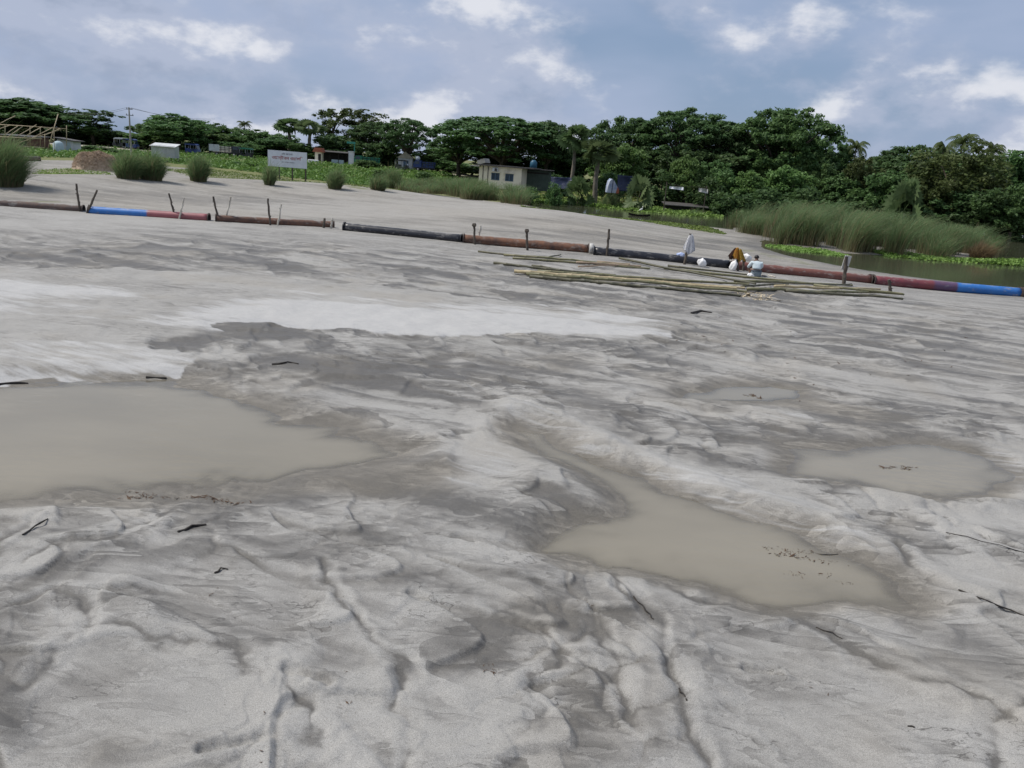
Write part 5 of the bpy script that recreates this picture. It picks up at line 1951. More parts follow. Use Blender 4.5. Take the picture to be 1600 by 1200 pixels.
BP = [
    ((747, 394), (873, 406), 0.04, 'd', 'leftmost pole of the upper bamboo scatter', 0, 0.1),
    ((787, 400.5), (982, 416.5), 0.045, 'g', 'long green pole through the upper bamboo scatter', 0.03, 0.1),
    ((801, 404.5), (1015, 421), 0.045, 'g', 'lower long pole of the upper bamboo scatter', 0, -0.1),
    ((857, 404), (876, 400), 0.035, 'd', 'short stick sticking up from the upper bamboo scatter', 0.03, 0),
    ((904, 420), (971, 417), 0.03, 'p', 'thin pinkish cane crossing the upper scatter', 0.05, 0.05),
    ((933, 410), (984, 414), 0.04, 'p', 'short pinkish pole of the upper scatter', 0.0, 0),
    ((900, 413), (1000, 419), 0.04, 'p', 'pinkish pole beside the end of the upper scatter', 0.05, 0),
    ((771, 412.5), (961, 432), 0.05, 'd', 'dark pole lying alone left of the near bundle', 0, 0.12),
    ((831, 417.5), (886, 426), 0.04, 'd', 'short dark pole resting against the lone dark pole', 0.03, 0),
    ((840, 426), (1170, 446), 0.055, 'g', 'green pole at the back of the near bundle', 0, 0.1),
    ((803, 428), (1163, 454), 0.055, 't', 'tan pole reaching farthest left in the near bundle', 0.03, 0),
    ((808, 430.5), (1150, 457), 0.055, 't', 'tan pole in the middle of the near bundle', 0.08, 0.06),
    ((822, 432), (1166, 460), 0.055, 'g', 'green pole on the near side of the near bundle', 0.04, 0.05),
    ((827, 434), (1157, 464.5), 0.055, 'd', 'dark green pole at the very front of the near bundle', 0, 0.02),
    ((967, 406.5), (1180, 447), 0.05, 'd', 'long dark pole slanting from the black pipe to the near bundle', 0.05, 0.25),
    ((1037, 420.5), (1278, 445.5), 0.05, 'g', 'long pole passing just in front of the squatting man', 0, 0.1),
    ((1043, 417), (1170, 431.5), 0.045, 'd', 'dark pole ending at the squatting man', 0.02, 0.06),
    ((1148, 442), (1332, 448), 0.05, 'g', 'pole of the right stack nearest to the pipe', 0.02, 0.1),
    ((1157, 451), (1230, 446.5), 0.045, 'd', 'short dark pole joining the near bundle and right stack', 0.04, 0),
    ((1168, 455.5), (1411, 463), 0.055, 'g', 'upper of the two longest poles in the right stack', 0.03, 0.05),
    ((1226, 456), (1409, 468.5), 0.055, 'd', 'frontmost pole of the right stack', 0, 0),
    ((1210, 453), (1375, 457), 0.05, 't', 'tan pole on top of the right stack', 0.08, 0.1),
    ((1270, 451), (1408, 464.5), 0.05, 'g', 'green pole across the right end of the right stack', 0.09, 0.05),
    ((1272, 448), (1330, 447), 0.035, 'd', 'short bent branch on the right stack', 0.06, 0.2),
]
for a, b, r_, c, lb, lf, bd in BP:
    bamboo(a, b, r_, c, lb, lf, bd)


def flakes(name, cx, cy, rx, ry, n, size, mat_, label, zoff=0.01, seed=1, fixed=None):
    rg = np.random.default_rng(seed)
    nc = max(3, n // 14)
    ca = rg.uniform(-1, 1, (nc, 2)) * 0.75
    kk_ = rg.integers(0, nc, n)
    uv = ca[kk_] + rg.normal(0, 0.13, (n, 2))
    P = on_plane(cx + rx * uv[:, 0], cy + ry * uv[:, 1] + 0.12 * rx * uv[:, 0], 0.0 if fixed is None else fixed)
    z = (terrain(P[:, 0], P[:, 1])[0] if fixed is None else np.full(n, fixed)) + zoff
    V, F = leaf_cards(np.stack([P[:, 0], P[:, 1], z], -1), size * rg.lognormal(-0.3, 0.6, n), 2.2, None, 0.22, rg)
    o = link(name, np_mesh(name, V, F, smooth=False), mat_)
    tag(o, label, 'litter', kind='stuff')


CHIP = pmat('bamboo_chips', (0.52, 0.44, 0.31), (0.42, 0.34, 0.22), 0.8, 8)
LITTER = pmat('brown_litter', (0.060, 0.036, 0.022), (0.095, 0.058, 0.034), 0.9, 12)
flakes('bamboo_shavings', 1180, 463, 40, 6, 420, 0.045, CHIP, 'pale bamboo shavings scattered at the end of the near bundle')
flakes('floating_litter', 1245, 868, 75, 12, 170, 0.014, LITTER, 'brown plant litter floating on the long shallow puddle', 0.004, 2, -0.05)
flakes('floating_litter', 1290, 905, 70, 12, 60, 0.010, LITTER, 'scattered brown specks on the near end of the long puddle', 0.004, 3, -0.05)
flakes('floating_litter', 1392, 730, 38, 5, 110, 0.018, LITTER, 'brown plant litter floating on the tan puddle', 0.004, 4, -0.05)
flakes('floating_litter', 1178, 620, 22, 3, 60, 0.025, LITTER, 'dark litter on the small tan puddle', 0.004, 5, -0.04)
flakes('shore_litter', 290, 776, 110, 9, 200, 0.022, LITTER, 'brown litter along the near shore of the wide puddle', 0.008, 6)
for i, (cx, cy, rx, ry, n_, lb) in enumerate([
        (322, 928, 26, 12, 14, 'cluster of dark crumbs left of the centre rill'), (432, 1122, 30, 12, 12, 'cluster of dark crumbs above the long footprint'),
        (470, 980, 24, 10, 10, 'cluster of dark crumbs beside the centre rill'), (500, 1010, 60, 40, 16, 'loose dark crumbs around the centre rill'),
        (560, 1080, 40, 50, 16, 'loose dark crumbs left of the lower rill'), (760, 1050, 40, 22, 40, 'dark gritty patch among the near lobes'),
        (880, 960, 60, 14, 30, 'dark grit on the moist hollow below the long puddle'), (300, 1180, 200, 20, 12, 'sparse dark crumbs along the bottom edge'),
        (1250, 1050, 200, 60, 14, 'sparse dark crumbs on the smooth sand at the lower right')]):
    flakes('sand_crumbs', cx, cy, rx, ry, n_, 0.008, LITTER, lb, 0.005, 40 + i)
flakes('sand_specks', 1300, 560, 320, 70, 160, 0.03, LITTER, 'dark specks strewn over the mud at the right', 0.008, 8)

# ------------------------------------------------------------------ driftwood in the mud
STICK = pmat('black_wet_wood', (0.016, 0.013, 0.011), (0.034, 0.028, 0.022), 0.7, 20, bmp=0.5, bd=0.01)
STK = [
    ([(36, 836), (55, 824), (75, 811)], 0.016, 'thin black stick at the left edge below the wide puddle'),
    ([(278, 832), (300, 824), (322, 820)], 0.022, 'black driftwood chunk below the wide puddle'),
    ([(335, 896), (345, 890), (356, 890)], 0.018, 'small black wood bit left of the centre rill'),
    ([(990, 932), (1004, 948), (1016, 962), (1021, 968)], 0.013, 'thin black stick stuck in the right rill'),
    ([(1061, 1076), (1067, 1086), (1073, 1095)], 0.012, 'short black stick lower in the right rill'),
    ([(1498, 922), (1540, 940), (1580, 956), (1612, 966)], 0.016, 'long black root in the crack at the right edge'),
    ([(1478, 832), (1510, 840), (1560, 853), (1610, 866)], 0.010, 'thin black root in the upper crack at the right edge'),
    ([(1275, 980), (1300, 990), (1316, 998)], 0.009, 'thin curved twig below the long puddle'),
    ([(1418, 1135), (1429, 1137)], 0.013, 'small black wood bit near the lower right corner'),
    ([(425, 570), (450, 567), (466, 569)], 0.03, 'dark driftwood near the wet patch at the white crust'),
    ([(1080, 490), (1095, 487), (1112, 489)], 0.05, 'dark brushwood left of the right stack of bamboo'),
    ([(463, 703), (470, 704), (474, 702)], 0.02, 'tiny dark twig standing in the wide puddle'),
    ([(1255, 862), (1285, 868), (1310, 866)], 0.008, 'thin brown twig floating in the long puddle'),
    ([(1045, 832), (1075, 842), (1108, 850)], 0.012, 'dark waterlogged branch in the long puddle'),
    ([(228, 590), (255, 592), (260, 591)], 0.03, 'black stick at the foot of the white crust edge'),
    ([(-4, 602), (20, 600), (44, 600)], 0.035, 'dark root clod at the left edge of the crust'),
]
for pts, rad, lb in STK:
    rad *= 0.62
    P = [hit(*p) for p in pts]
    A = P[0]
    mb = MB()
    Q = []
    for i, p in enumerate(P):
        Q.append(p - A + Vector((0, 0, rad * 0.35 + (0.012 if 0 < i < len(P) - 1 else 0))))
        if i < len(P) - 1:
            Q.append(p.lerp(P[i + 1], 0.5) - A + Vector((random.uniform(-1, 1) * rad, random.uniform(-1, 1) * rad, rad * 0.5)))
    mb.tube(Q, [rad * random.uniform(0.55, 1.1) * (1 - 0.3 * i / len(Q)) for i in range(len(Q))], 6, True, 0.35)
    o = mb.build('driftwood', STICK)
    o.location = A
    tag(o, lb, 'driftwood', 'driftwood in the mud')

# ------------------------------------------------------------------ far left: bamboo shed frame
POLE_T = pmat('dry_bamboo_frame', (0.44, 0.36, 0.24), (0.33, 0.265, 0.17), 0.7, 2)
YF = 100.0
fb = at(40, 229, YF)
fr = empty('bamboo_shed_frame', (fb.x, YF, ground_z(fb.x, YF)), 0, 'unfinished bamboo shed frame with bare slanting rafters at the far left', 'shed frame')


def strut(name, a, b, rad=0.055):
    A, B = at(*a), at(*b)
    mb = MB()
    o0 = fr.location
    mb.tube([A - o0, (A + B) / 2 - o0 + Vector((0, 0, random.uniform(-.03, .05))), B - o0], [rad, rad * 0.95, rad * 0.8], 6)
    mb.build(name, POLE_T, fr, True)


strut('ridge_pole', (-30, 193, YF + 2.5), (105, 201.5, YF + 2.5), 0.06)
strut('eave_pole', (-30, 212, YF), (66, 217, YF), 0.07)
strut('base_rail', (16, 228, YF), (69, 231, YF), 0.06)
for (rx, ry), (ex, ey) in [((15, 196), (-12, 206)), ((-2, 195), (-30, 206)), ((28, 197), (7, 211)), ((36, 197), (13, 213)), ((57, 195), (28, 212)), ((66, 198), (38, 214)), ((83, 199), (41, 220)),
                           ((94, 201), (70, 211)), ((96, 202), (17, 227)), ((24, 181), (0, 193))]:
    strut('rafter', (rx, ry, YF + 2.5), (ex, ey, YF), 0.05)
strut('prop', (91, 178, YF + 0.5), (74, 235, YF - 1.0), 0.055)
for x, t0, b0, dy in ((22, 214, 232, 0), (70, 210, 232, 0), (84.5, 200, 240, 1), (104, 196, 228, 2.5), (63, 199, 228, 2.5), (8, 194, 232, 2.5), (47, 197, 230, 2.5)):
    strut('post', (x, t0, YF + dy), (x, b0, YF + dy), 0.05)

# ------------------------------------------------------------------ buildings
BR = pmat('old_brick_red', (0.16, 0.075, 0.055), (0.10, 0.055, 0.045), 0.9, 4)
TIN = pmat('grey_tin', (0.48, 0.50, 0.50), (0.38, 0.40, 0.40), 0.5, 2, (1, 1, 0.3))
TINROOF = pmat('pale_tin_roof', (0.62, 0.63, 0.63), (0.50, 0.51, 0.51), 0.5, 2)
DARKROOF = pmat('dark_tin_roof', (0.08, 0.075, 0.07), (0.055, 0.05, 0.048), 0.7, 2)
CREAM = pmat('cream_wall', (0.80, 0.74, 0.58), (0.74, 0.68, 0.53), 0.9, 0.7, c3=(0.56, 0.51, 0.40), s3=0.6)
GREENW = pmat('dull_green_tin', (0.060, 0.085, 0.065), (0.045, 0.066, 0.052), 0.7, 2)
PALEWALL = pmat('pale_blue_wall', (0.42, 0.52, 0.56), (0.34, 0.43, 0.47), 0.8, 1.2)
WHITEWALL = pmat('whitewashed_wall', (0.62, 0.64, 0.66), (0.50, 0.52, 0.54), 0.9, 1.2)
GLASS = pmat('dark_window_glass', (0.030, 0.055, 0.085), (0.022, 0.04, 0.065), 0.12, 1.0, spec=0.6)
FRAMEM = pmat('blue_window_frame', (0.10, 0.17, 0.26), (0.08, 0.14, 0.22), 0.5, 3)
DARKGAP = pmat('dark_timber', (0.035, 0.030, 0.027), (0.022, 0.02, 0.018), 0.9, 3)
CONC = pmat('weathered_concrete', (0.36, 0.345, 0.31), (0.25, 0.24, 0.215), 0.9, 2)
REDROOF = pmat('red_roof', (0.36, 0.115, 0.065), (0.28, 0.09, 0.055), 0.8, 3)
BLUETARP = pmat('blue_tarpaulin', (0.008, 0.018, 0.055), (0.006, 0.013, 0.04), 0.5, 1.5, bmp=0.6, bd=0.2)


class Site:
    """a building placed at a distance; sizes read off the photograph become metres there"""
    def __init__(self, name, px, py, Y, label, cat, yaw=0.0):
        p = at(px, py, Y)
        self.k = math.hypot(p.x, Y) / FPX * math.cos(math.atan2(p.x, Y))
        self.px, self.py = px, py
        gz = ground_z(p.x, Y)
        self.base = p.z - gz
        self.root = empty(name, (p.x, Y, gz), yaw, label, cat)

    def xz(self, px, py):
        dx, dy = px - self.px, py - self.py
        # photo is tilted: undo it
        c, s = math.cos(ROLL), math.sin(ROLL)
        return (dx * c + dy * s) * self.k * 1.0, self.base - (dy * c - dx * s) * self.k

    def box(self, name, c, s, mat_, parent=None, bevel=0.0, rot=None):
        mb = MB()
        mb.box(Vector(c), Vector(s), rot, bevel)
        return mb.build(name, mat_, parent or self.root)


# brick building, tank and pale hut behind the frame
S = Site('brick_outbuilding', 38, 230, 112, 'low dark brick outbuilding behind the bamboo frame', 'building')
S.box('wall', (0, 0, 0.9), (5.4, 3.0, 1.8), BR)
S.box('roof', (0, 0, 1.86), (5.9, 3.6, 0.10), DARKROOF, rot=Matrix.Rotation(0.04, 3, 'X'))
S.box('doorway', (0.9, -1.52, 0.8), (0.9, 0.06, 1.6), DARKGAP)
S.box('awning', (0.6, -1.75, 1.62), (2.0, 0.7, 0.05), PALEWALL)
S = Site('pale_hut', 108, 224, 116, 'pale hut with a dark roof right of the bamboo frame', 'hut')
S.box('wall', (0, 0, 0.85), (2.3, 2.0, 1.7), WHITEWALL)
S.box('roof', (0, 0, 1.78), (3.2, 2.8, 0.12), DARKROOF, rot=Matrix.Rotation(0.10, 3, 'Y'))
S.box('door', (0.45, -1.02, 0.7), (0.6, 0.05, 1.35), PALEWALL)
mb = MB()
tk = at(91, 225, 108)
gz = ground_z(tk.x, 108)
mb.tube([(0, 0, 0), (0, 0, 0.1), (0, 0, 1.25), (0, 0, 1.5), (0, 0, 1.62)], [0.62, 0.66, 0.66, 0.45, 0.18], 18)
tko = mb.build('water_tank', PALEWALL, None, True)
tko.location = (tk.x, 108, gz)
tag(tko, 'pale blue water tank beside the bamboo frame', 'water tank')

# hut on stilts
S = Site('stilt_hut', 259, 250, 106, 'small grey tin hut on stilts below the leafy round tree', 'hut', R(8))
S.box('wall', (0, 0, 1.35), (2.95, 2.0, 1.5), TIN)
for k in range(-6, 7):
    S.box('wall_rib', (k * 0.225, -1.012, 1.35), (0.03, 0.024, 1.46), TIN)
S.box('roof', (0, 0.0, 2.18), (3.25, 2.5, 0.07), TINROOF, rot=Matrix.Rotation(0.16, 3, 'X'))
for sx in (-1.3, -0.45, 0.45, 1.3):
    for sy in (-0.85, 0.85):
        S.box('stilt', (sx, sy, 0.3), (0.12, 0.12, 0.62), CONC)
S.box('pasted_notice', (-0.95, -1.03, 1.1), (0.28, 0.02, 0.5), WHITEWALL)

# red roofed kiosk with dark shop
S = Site('red_roofed_kiosk', 498, 262, 144, 'kiosk with a small red roof and a white counter right of the signboard', 'kiosk')
S.box('wall', (0, 0.3, 1.0), (1.2, 1.4, 2.0), CREAM)
S.box('doorway', (0.25, -0.42, 0.95), (0.5, 0.05, 1.5), DARKGAP)
mb = MB()
mb.prism([(-0.95, 0), (0.95, 0), (0.6, 0.75), (-0.6, 0.75)], (1, 0, 0), (0, 0, 1), (0, 2.0, 0), (0, -0.8, 2.0))
mb.build('roof', REDROOF, S.root)
S.box('counter', (-0.6, -1.4, 0.32), (1.9, 0.7, 0.62), WHITEWALL, bevel=0.08)
S = Site('tea_stall', 524, 264, 146, 'dark open tea stall beside the red roofed kiosk', 'stall')
S.box('back_wall', (0, 0.9, 1.1), (5.2, 0.12, 2.2), DARKGAP)
S.box('roof', (0, 0, 2.25), (5.6, 2.6, 0.09), DARKROOF, rot=Matrix.Rotation(0.08, 3, 'X'))
for sx in (-2.5, -0.8, 0.8, 2.5):
    S.box('post', (sx, -1.0, 1.05), (0.09, 0.09, 2.1), DARKGAP)
S.box('counter', (0.6, -0.7, 0.45), (2.2, 0.5, 0.9), PALEWALL)
S = Site('white_gate_pillar', 549, 265, 145, 'white gate pillar with a green canopy arm right of the tea stall', 'gate')
S.box('pillar', (0, 0, 1.25), (0.95, 0.7, 2.5), WHITEWALL)
S.box('cap', (0, 0, 2.56), (1.15, 0.9, 0.12), WHITEWALL)
S.box('canopy_arm', (-0.1, 0, 4.1), (1.5, 0.5, 0.35), pmat('green_canopy', (0.05, 0.28, 0.22), (0.04, 0.22, 0.17), 0.6, 3))
S.box('canopy_post', (0.5, 0, 3.3), (0.14, 0.14, 1.4), pmat('green_canopy', (0, 0, 0)))
# gabled shelter
S = Site('gabled_shelter', 634, 268, 146, 'white shelter with a pointed gable behind the umbrella shaped tree', 'shelter')
S.box('wall', (0, 0, 1.1), (2.6, 1.8, 2.2), WHITEWALL)
S.box('doorway', (0.1, -0.92, 0.95), (0.9, 0.05, 1.7), FRAMEM)
mb = MB()
mb.prism([(-1.5, 0), (1.5, 0), (0, 1.15)], (1, 0, 0), (0, 0, 1), (0, 2.3, 0), (0, -1.15, 2.2))
mb.build('roof', pmat('straw_roof', (0.50, 0.46, 0.36), (0.40, 0.36, 0.28), 0.9, 3), S.root)
S = Site('white_pillar', 652, 270, 141, 'round headed white pillar right of the gabled shelter', 'pillar')
mb = MB()
mb.tube([(0, 0, 0), (0, 0, 2.1), (0, 0, 2.15), (0, 0, 2.5), (0, 0, 2.75)], [0.28, 0.26, 0.4, 0.42, 0.16], 12)
mb.build('shaft', WHITEWALL, S.root, True)

# cream house with flat roof
S = Site('cream_house', 780, 294, 92, 'small cream flat roofed house behind the wide reed bed', 'house', R(-13))
S.root.location.z = at(780, 294, 92).z - 0.05
Wd = 5.1
S.box('wall', (0, 1.6, 1.22), (Wd, 3.2, 2.44), CREAM)
S.box('roof', (0.6, 1.5, 2.52), (Wd + 1.9, 4.0, 0.13), DARKROOF)
S.box('roof_parapet', (-2.25, 0.6, 2.85), (0.9, 2.2, 0.5), CONC, rot=Matrix.Rotation(-0.35, 3, 'Y'))
S.box('porch_slab', (-2.9, 0.2, 2.35), (1.1, 2.0, 0.10), CONC)
for cx in (-2.05, -1.45):
    S.box('drain_pipe', (cx, -0.05, 1.2), (0.07, 0.08, 2.4), DARKROOF)
for cx in (-0.55, 1.12):
    w = S.box('window', (cx, -0.012, 1.32), (0.98, 0.05, 0.82), FRAMEM)
    for q in (-1, 1):
        S.box('pane', (cx + q * 0.235, -0.042, 1.32), (0.40, 0.02, 0.70), GLASS, w)
    S.box('sunshade', (cx, -0.16, 1.80), (1.18, 0.32, 0.06), CREAM, w)
ac = S.box('air_conditioner', (-0.55, -0.2, 2.08), (0.66, 0.26, 0.40), WHITEWALL, bevel=0.03)
S.box('fan_grille', (-0.46, -0.345, 2.08), (0.30, 0.02, 0.30), DARKROOF, ac)
# dull green shed
S = Site('green_shed', 836, 297, 94, 'dull green tin shed joined to the right of the cream house', 'shed', R(-3))
S.root.location.z = at(836, 297, 94).z - 0.05
S.box('wall', (0, 1.5, 1.15), (3.4, 3.0, 2.3), GREENW)
for k in range(-5, 6):
    S.box('wall_rib', (k * 0.31, -0.012, 1.1), (0.04, 0.024, 2.2), GREENW)
S.box('roof', (0.1, 1.3, 2.40), (3.9, 3.9, 0.08), DARKROOF)
S.box('vent_strip', (0, -0.02, 2.0), (2.9, 0.05, 0.16), DARKGAP)
mb = MB()
mb.tube([(0, 0, 0), (0, 0, 0.75), (0, 0, 0.95), (0, 0, 1.02)], [0.42, 0.42, 0.25, 0.15], 14)
bt = mb.build('rooftop_tank', pmat('blue_tank', (0.020, 0.10, 0.16), (0.015, 0.075, 0.13), 0.5, 2), None, True)
bt.location = S.root.location + Vector((-0.4, 1.3, 2.44))
tag(bt, 'dark blue tank on the roof of the green shed', 'water tank')


# tarpaulins
def tarp(name, corners, Y, sag, mat_, label, cat='tarpaulin'):
    n = 12
    P = [at(*c) for c in corners]
    o0 = P[0].copy()
    V, F = [], []
    for j in range(n + 1):
        for i in range(n + 1):
            u, v = i / n, j / n
            p = P[0] * (1 - u) * (1 - v) + P[1] * u * (1 - v) + P[2] * u * v + P[3] * (1 - u) * v - o0
            p.y += sag * math.sin(math.pi * u) * math.sin(math.pi * v) + 0.07 * math.sin(9 * u + 3 * v) + 0.05 * math.sin(17 * u)
            V.append(tuple(p))
    for j in range(n):
        for i in range(n):
            k = j * (n + 1) + i
            F.append((k, k + 1, k + n + 2, k + n + 1))
    me = np_mesh(name, np.array(V), np.array(F))
    bm = bmesh.new()
    bm.from_mesh(me)
    bmesh.ops.solidify(bm, geom=bm.faces[:], thickness=0.01)
    bm.to_mesh(me)
    bm.free()
    o = link(name, me, mat_)
    o.location = o0
    return tag(o, label, cat)


tarp('tarpaulin_wall', [(856, 276, 99), (896, 278, 99), (896, 296, 98), (856, 294, 98)], 99, 0.3, BLUETARP, 'dark blue tarpaulin wall right of the green shed')
tarp('tarpaulin_wall', [(965, 273, 100), (994, 276, 100), (994, 300, 99.5), (965, 298, 99.5)], 100, 0.3, BLUETARP, 'blue tarpaulin behind the white tent')
TENTW = pmat('white_and_red_tent', (0.40, 0.43, 0.50), (0.20, 0.26, 0.42), 0.7, 0.9, lo=0.45, hi=0.6)
tn = at(957, 300, 95)
tr_ = empty('tarpaulin_tent', (tn.x, 95, tn.z - 0.1), 0, 'white and blue tarpaulin tent between two fan palms', 'tent')
mb = MB()
prof = [(-0.85, 0), (-0.8, 0.9), (-0.62, 1.65), (-0.3, 2.05), (0.1, 1.7), (0.6, 0.95), (0.9, 0)]
rows = []
for q in range(5):
    yy = q * 0.7
    rows.append([mb.bm.verts.new((a + 0.06 * math.sin(q * 2 + b), yy, b * (1 - 0.04 * (q % 2)))) for a, b in prof])
for r0, r1 in zip(rows[:-1], rows[1:]):
    for i in range(len(prof) - 1):
        mb.bm.faces.new((r0[i], r0[i + 1], r1[i + 1], r1[i]))
mb.bm.faces.new(rows[0])
mb.bm.faces.new(rows[-1][::-1])
tr_.scale = (0.78, 0.9, 0.8)
mb.build('canvas', TENTW, tr_)
mb = MB()
mb.prism([(0.5, -0.02), (1.0, -0.02), (0.95, 0.5), (0.7, 0.95)], (1, 0, 0), (0, 0, 1), (0, 0.05, 0), (0, -0.08, 0))
mb.build('red_flap', REDROOF, tr_)
mb = MB()
mb.tube([(-0.15, -0.3, 0), (-0.12, -0.3, 1.9)], 0.06, 6)
mb.build('tent_pole', BLUETARP, tr_)

# laundry line under the small bright tree
lp = [at(1042, 287, 96), at(1104, 293, 96)]
lg = [ground_z(p.x, p.y) for p in lp]
ll = empty('laundry_line', (lp[0].x, 96, lg[0]), 0, 'laundry line with posts on the far bank', 'laundry line')
for p, g in zip(lp, lg):
    mb = MB()
    b = Vector((p.x, p.y, g)) - ll.location
    mb.tube([b - Vector((0, 0, 0.2)), p - ll.location + Vector((0, 0, 0.2))], 0.05, 6)
    mb.build('post', WOOD_D, ll)
mb = MB()
mb.tube([lp[0] - ll.location, (lp[0] + lp[1]) / 2 - ll.location - Vector((0, 0, 0.1)), lp[1] - ll.location], 0.012, 5)
mb.build('rope', WOOD_D, ll)
CL = [(1046, 291, 1068, 296, SHIRT_W, 'white cloth at the left of the laundry line'), (1092, 294, 1106, 301, PALE, 'pale cloth at the right end of the laundry line')]
for x0, y0, x1, y1, m_, lb in CL:
    tarp('hung_cloth', [(x0, y0, 95.9), (x1, y0 + 1.6, 95.9), (x1, y1 + 1.6, 95.9), (x0, y1 - 1.5, 95.9)], 96, 0.1, m_, lb, 'cloth')

# low dark hut and bench under the right-hand trees
S = Site('shaded_hut', 1075, 303, 100, 'dark low hut behind the laundry line', 'hut')
S.box('wall', (0, 1.0, 0.7), (5.0, 2.0, 1.4), DARKGAP)
S.box('roof', (0, 0.9, 1.5), (5.6, 2.8, 0.1), DARKROOF, rot=Matrix.Rotation(0.1, 3, 'X'))
S.box('door', (0.8, -0.03, 0.6), (0.7, 0.05, 1.2), BR)
S = Site('waterside_platform', 1369, 327, 92, 'small timber platform under the trees behind the reeds', 'platform')
S.box('deck', (0, 0, 0.55), (1.5, 1.0, 0.08), WOOD_P)
for sx in (-0.65, 0.65):
    for sy in (-0.4, 0.4):
        S.box('leg', (sx, sy, 0.2), (0.08, 0.08, 0.66), WOOD_D)

# ------------------------------------------------------------------ road on the embankment and its traffic
ROADM = pmat('pale_dirt_road', (0.34, 0.31, 0.26), (0.27, 0.245, 0.20), 0.95, 0.8, bmp=0.3, bd=0.05)
xs_ = np.linspace(-130, 12, 120)
V, F = [], []
for i, x_ in enumerate(xs_):
    for q, yy in enumerate((138.2, 139.4, 142.6, 143.8)):
        z_ = ground_z(x_, yy)
        V.append((x_, yy, z_ + (0.14 if q in (1, 2) else 0.004)))
for i in range(len(xs_) - 1):
    for q in range(3):
        k = i * 4 + q
        F.append((k, k + 1, k + 5, k + 4))
rd = link('road', np_mesh('road', np.array(V), np.array(F)), ROADM)
tag(rd, 'pale dirt road on the embankment behind the green field', 'road', kind='structure')

TYRE = pmat('tyre_rubber', (0.018, 0.018, 0.018), (0.03, 0.03, 0.03), 0.9, 8)
RIMM = pmat('grey_rim', (0.3, 0.3, 0.3), (0.22, 0.22, 0.22), 0.5, 8)
VBLUE = pmat('blue_vehicle_paint', (0.025, 0.050, 0.18), (0.02, 0.04, 0.14), 0.4, 2)
VGREEN = pmat('green_vehicle_paint', (0.020, 0.17, 0.10), (0.016, 0.13, 0.08), 0.4, 2)
VDARK = pmat('dark_vehicle_paint', (0.03, 0.032, 0.035), (0.02, 0.022, 0.025), 0.5, 2)
VSILVER = pmat('silver_sheet', (0.52, 0.54, 0.57), (0.42, 0.44, 0.47), 0.4, 2)


def wheel(x, y, r, parent):
    mb = MB()
    mb.tube([(x, y - 0.09, r), (x, y - 0.06, r), (x, y + 0.06, r), (x, y + 0.09, r)], [r * 0.85, r, r, r * 0.85], 14)
    w = mb.build('wheel', TYRE, parent, True)
    mb = MB()
    mb.tube([(x, y - 0.105, r), (x, y + 0.105, r)], r * 0.5, 10)
    mb.build('rim', RIMM, w, True)


def vehicle_root(name, px, py, label, rz=0.0, Y=141.0):
    p = at(px, py, Y)
    return empty(name, (p.x, Y, ground_z(p.x, Y) + 0.14), rz, label, 'vehicle', 'vehicles on the embankment road')


def rickshaw(px, roof, label, rz=0.0, Y=141.0):
    r = vehicle_root('auto_rickshaw', px, 247, label, rz, Y)
    mb = MB()
    mb.prism([(-1.15, 0.28), (0.95, 0.28), (1.25, 0.5), (1.12, 0.85), (0.6, 0.9), (0.5, 0.55), (-0.1, 0.55), (-0.2, 0.95), (-1.15, 0.95)], (1, 0, 0), (0, 0, 1), (0, 1.2, 0), (0, -0.6, 0))
    mb.build('body', VDARK if roof is not VBLUE else VBLUE, r)
    mb = MB()
    mb.prism([(-1.25, 1.52), (-1.1, 1.72), (0.55, 1.76), (0.95, 1.60), (0.92, 1.52)], (1, 0, 0), (0, 0, 1), (0, 1.3, 0), (0, -0.65, 0))
    mb.build('canopy', roof, r)
    mb = MB()
    mb.face([(1.10, -0.52, 0.88), (1.10, 0.52, 0.88), (0.85, 0.52, 1.53), (0.85, -0.52, 1.53)])
    mb.build('windscreen', GLASS, r)
    for sx in (-1.1, -0.15, 0.88):
        for sy in (-0.57, 0.57):
            mb = MB()
            mb.tube([(sx, sy, 0.85), (sx * 0.97, sy, 1.55)], 0.03, 5)
            mb.build('canopy_post', VSILVER, r)
    wheel(0.95, 0, 0.24, r)
    for sy in (-0.55, 0.55):
        wheel(-0.75, sy, 0.24, r)
    return r


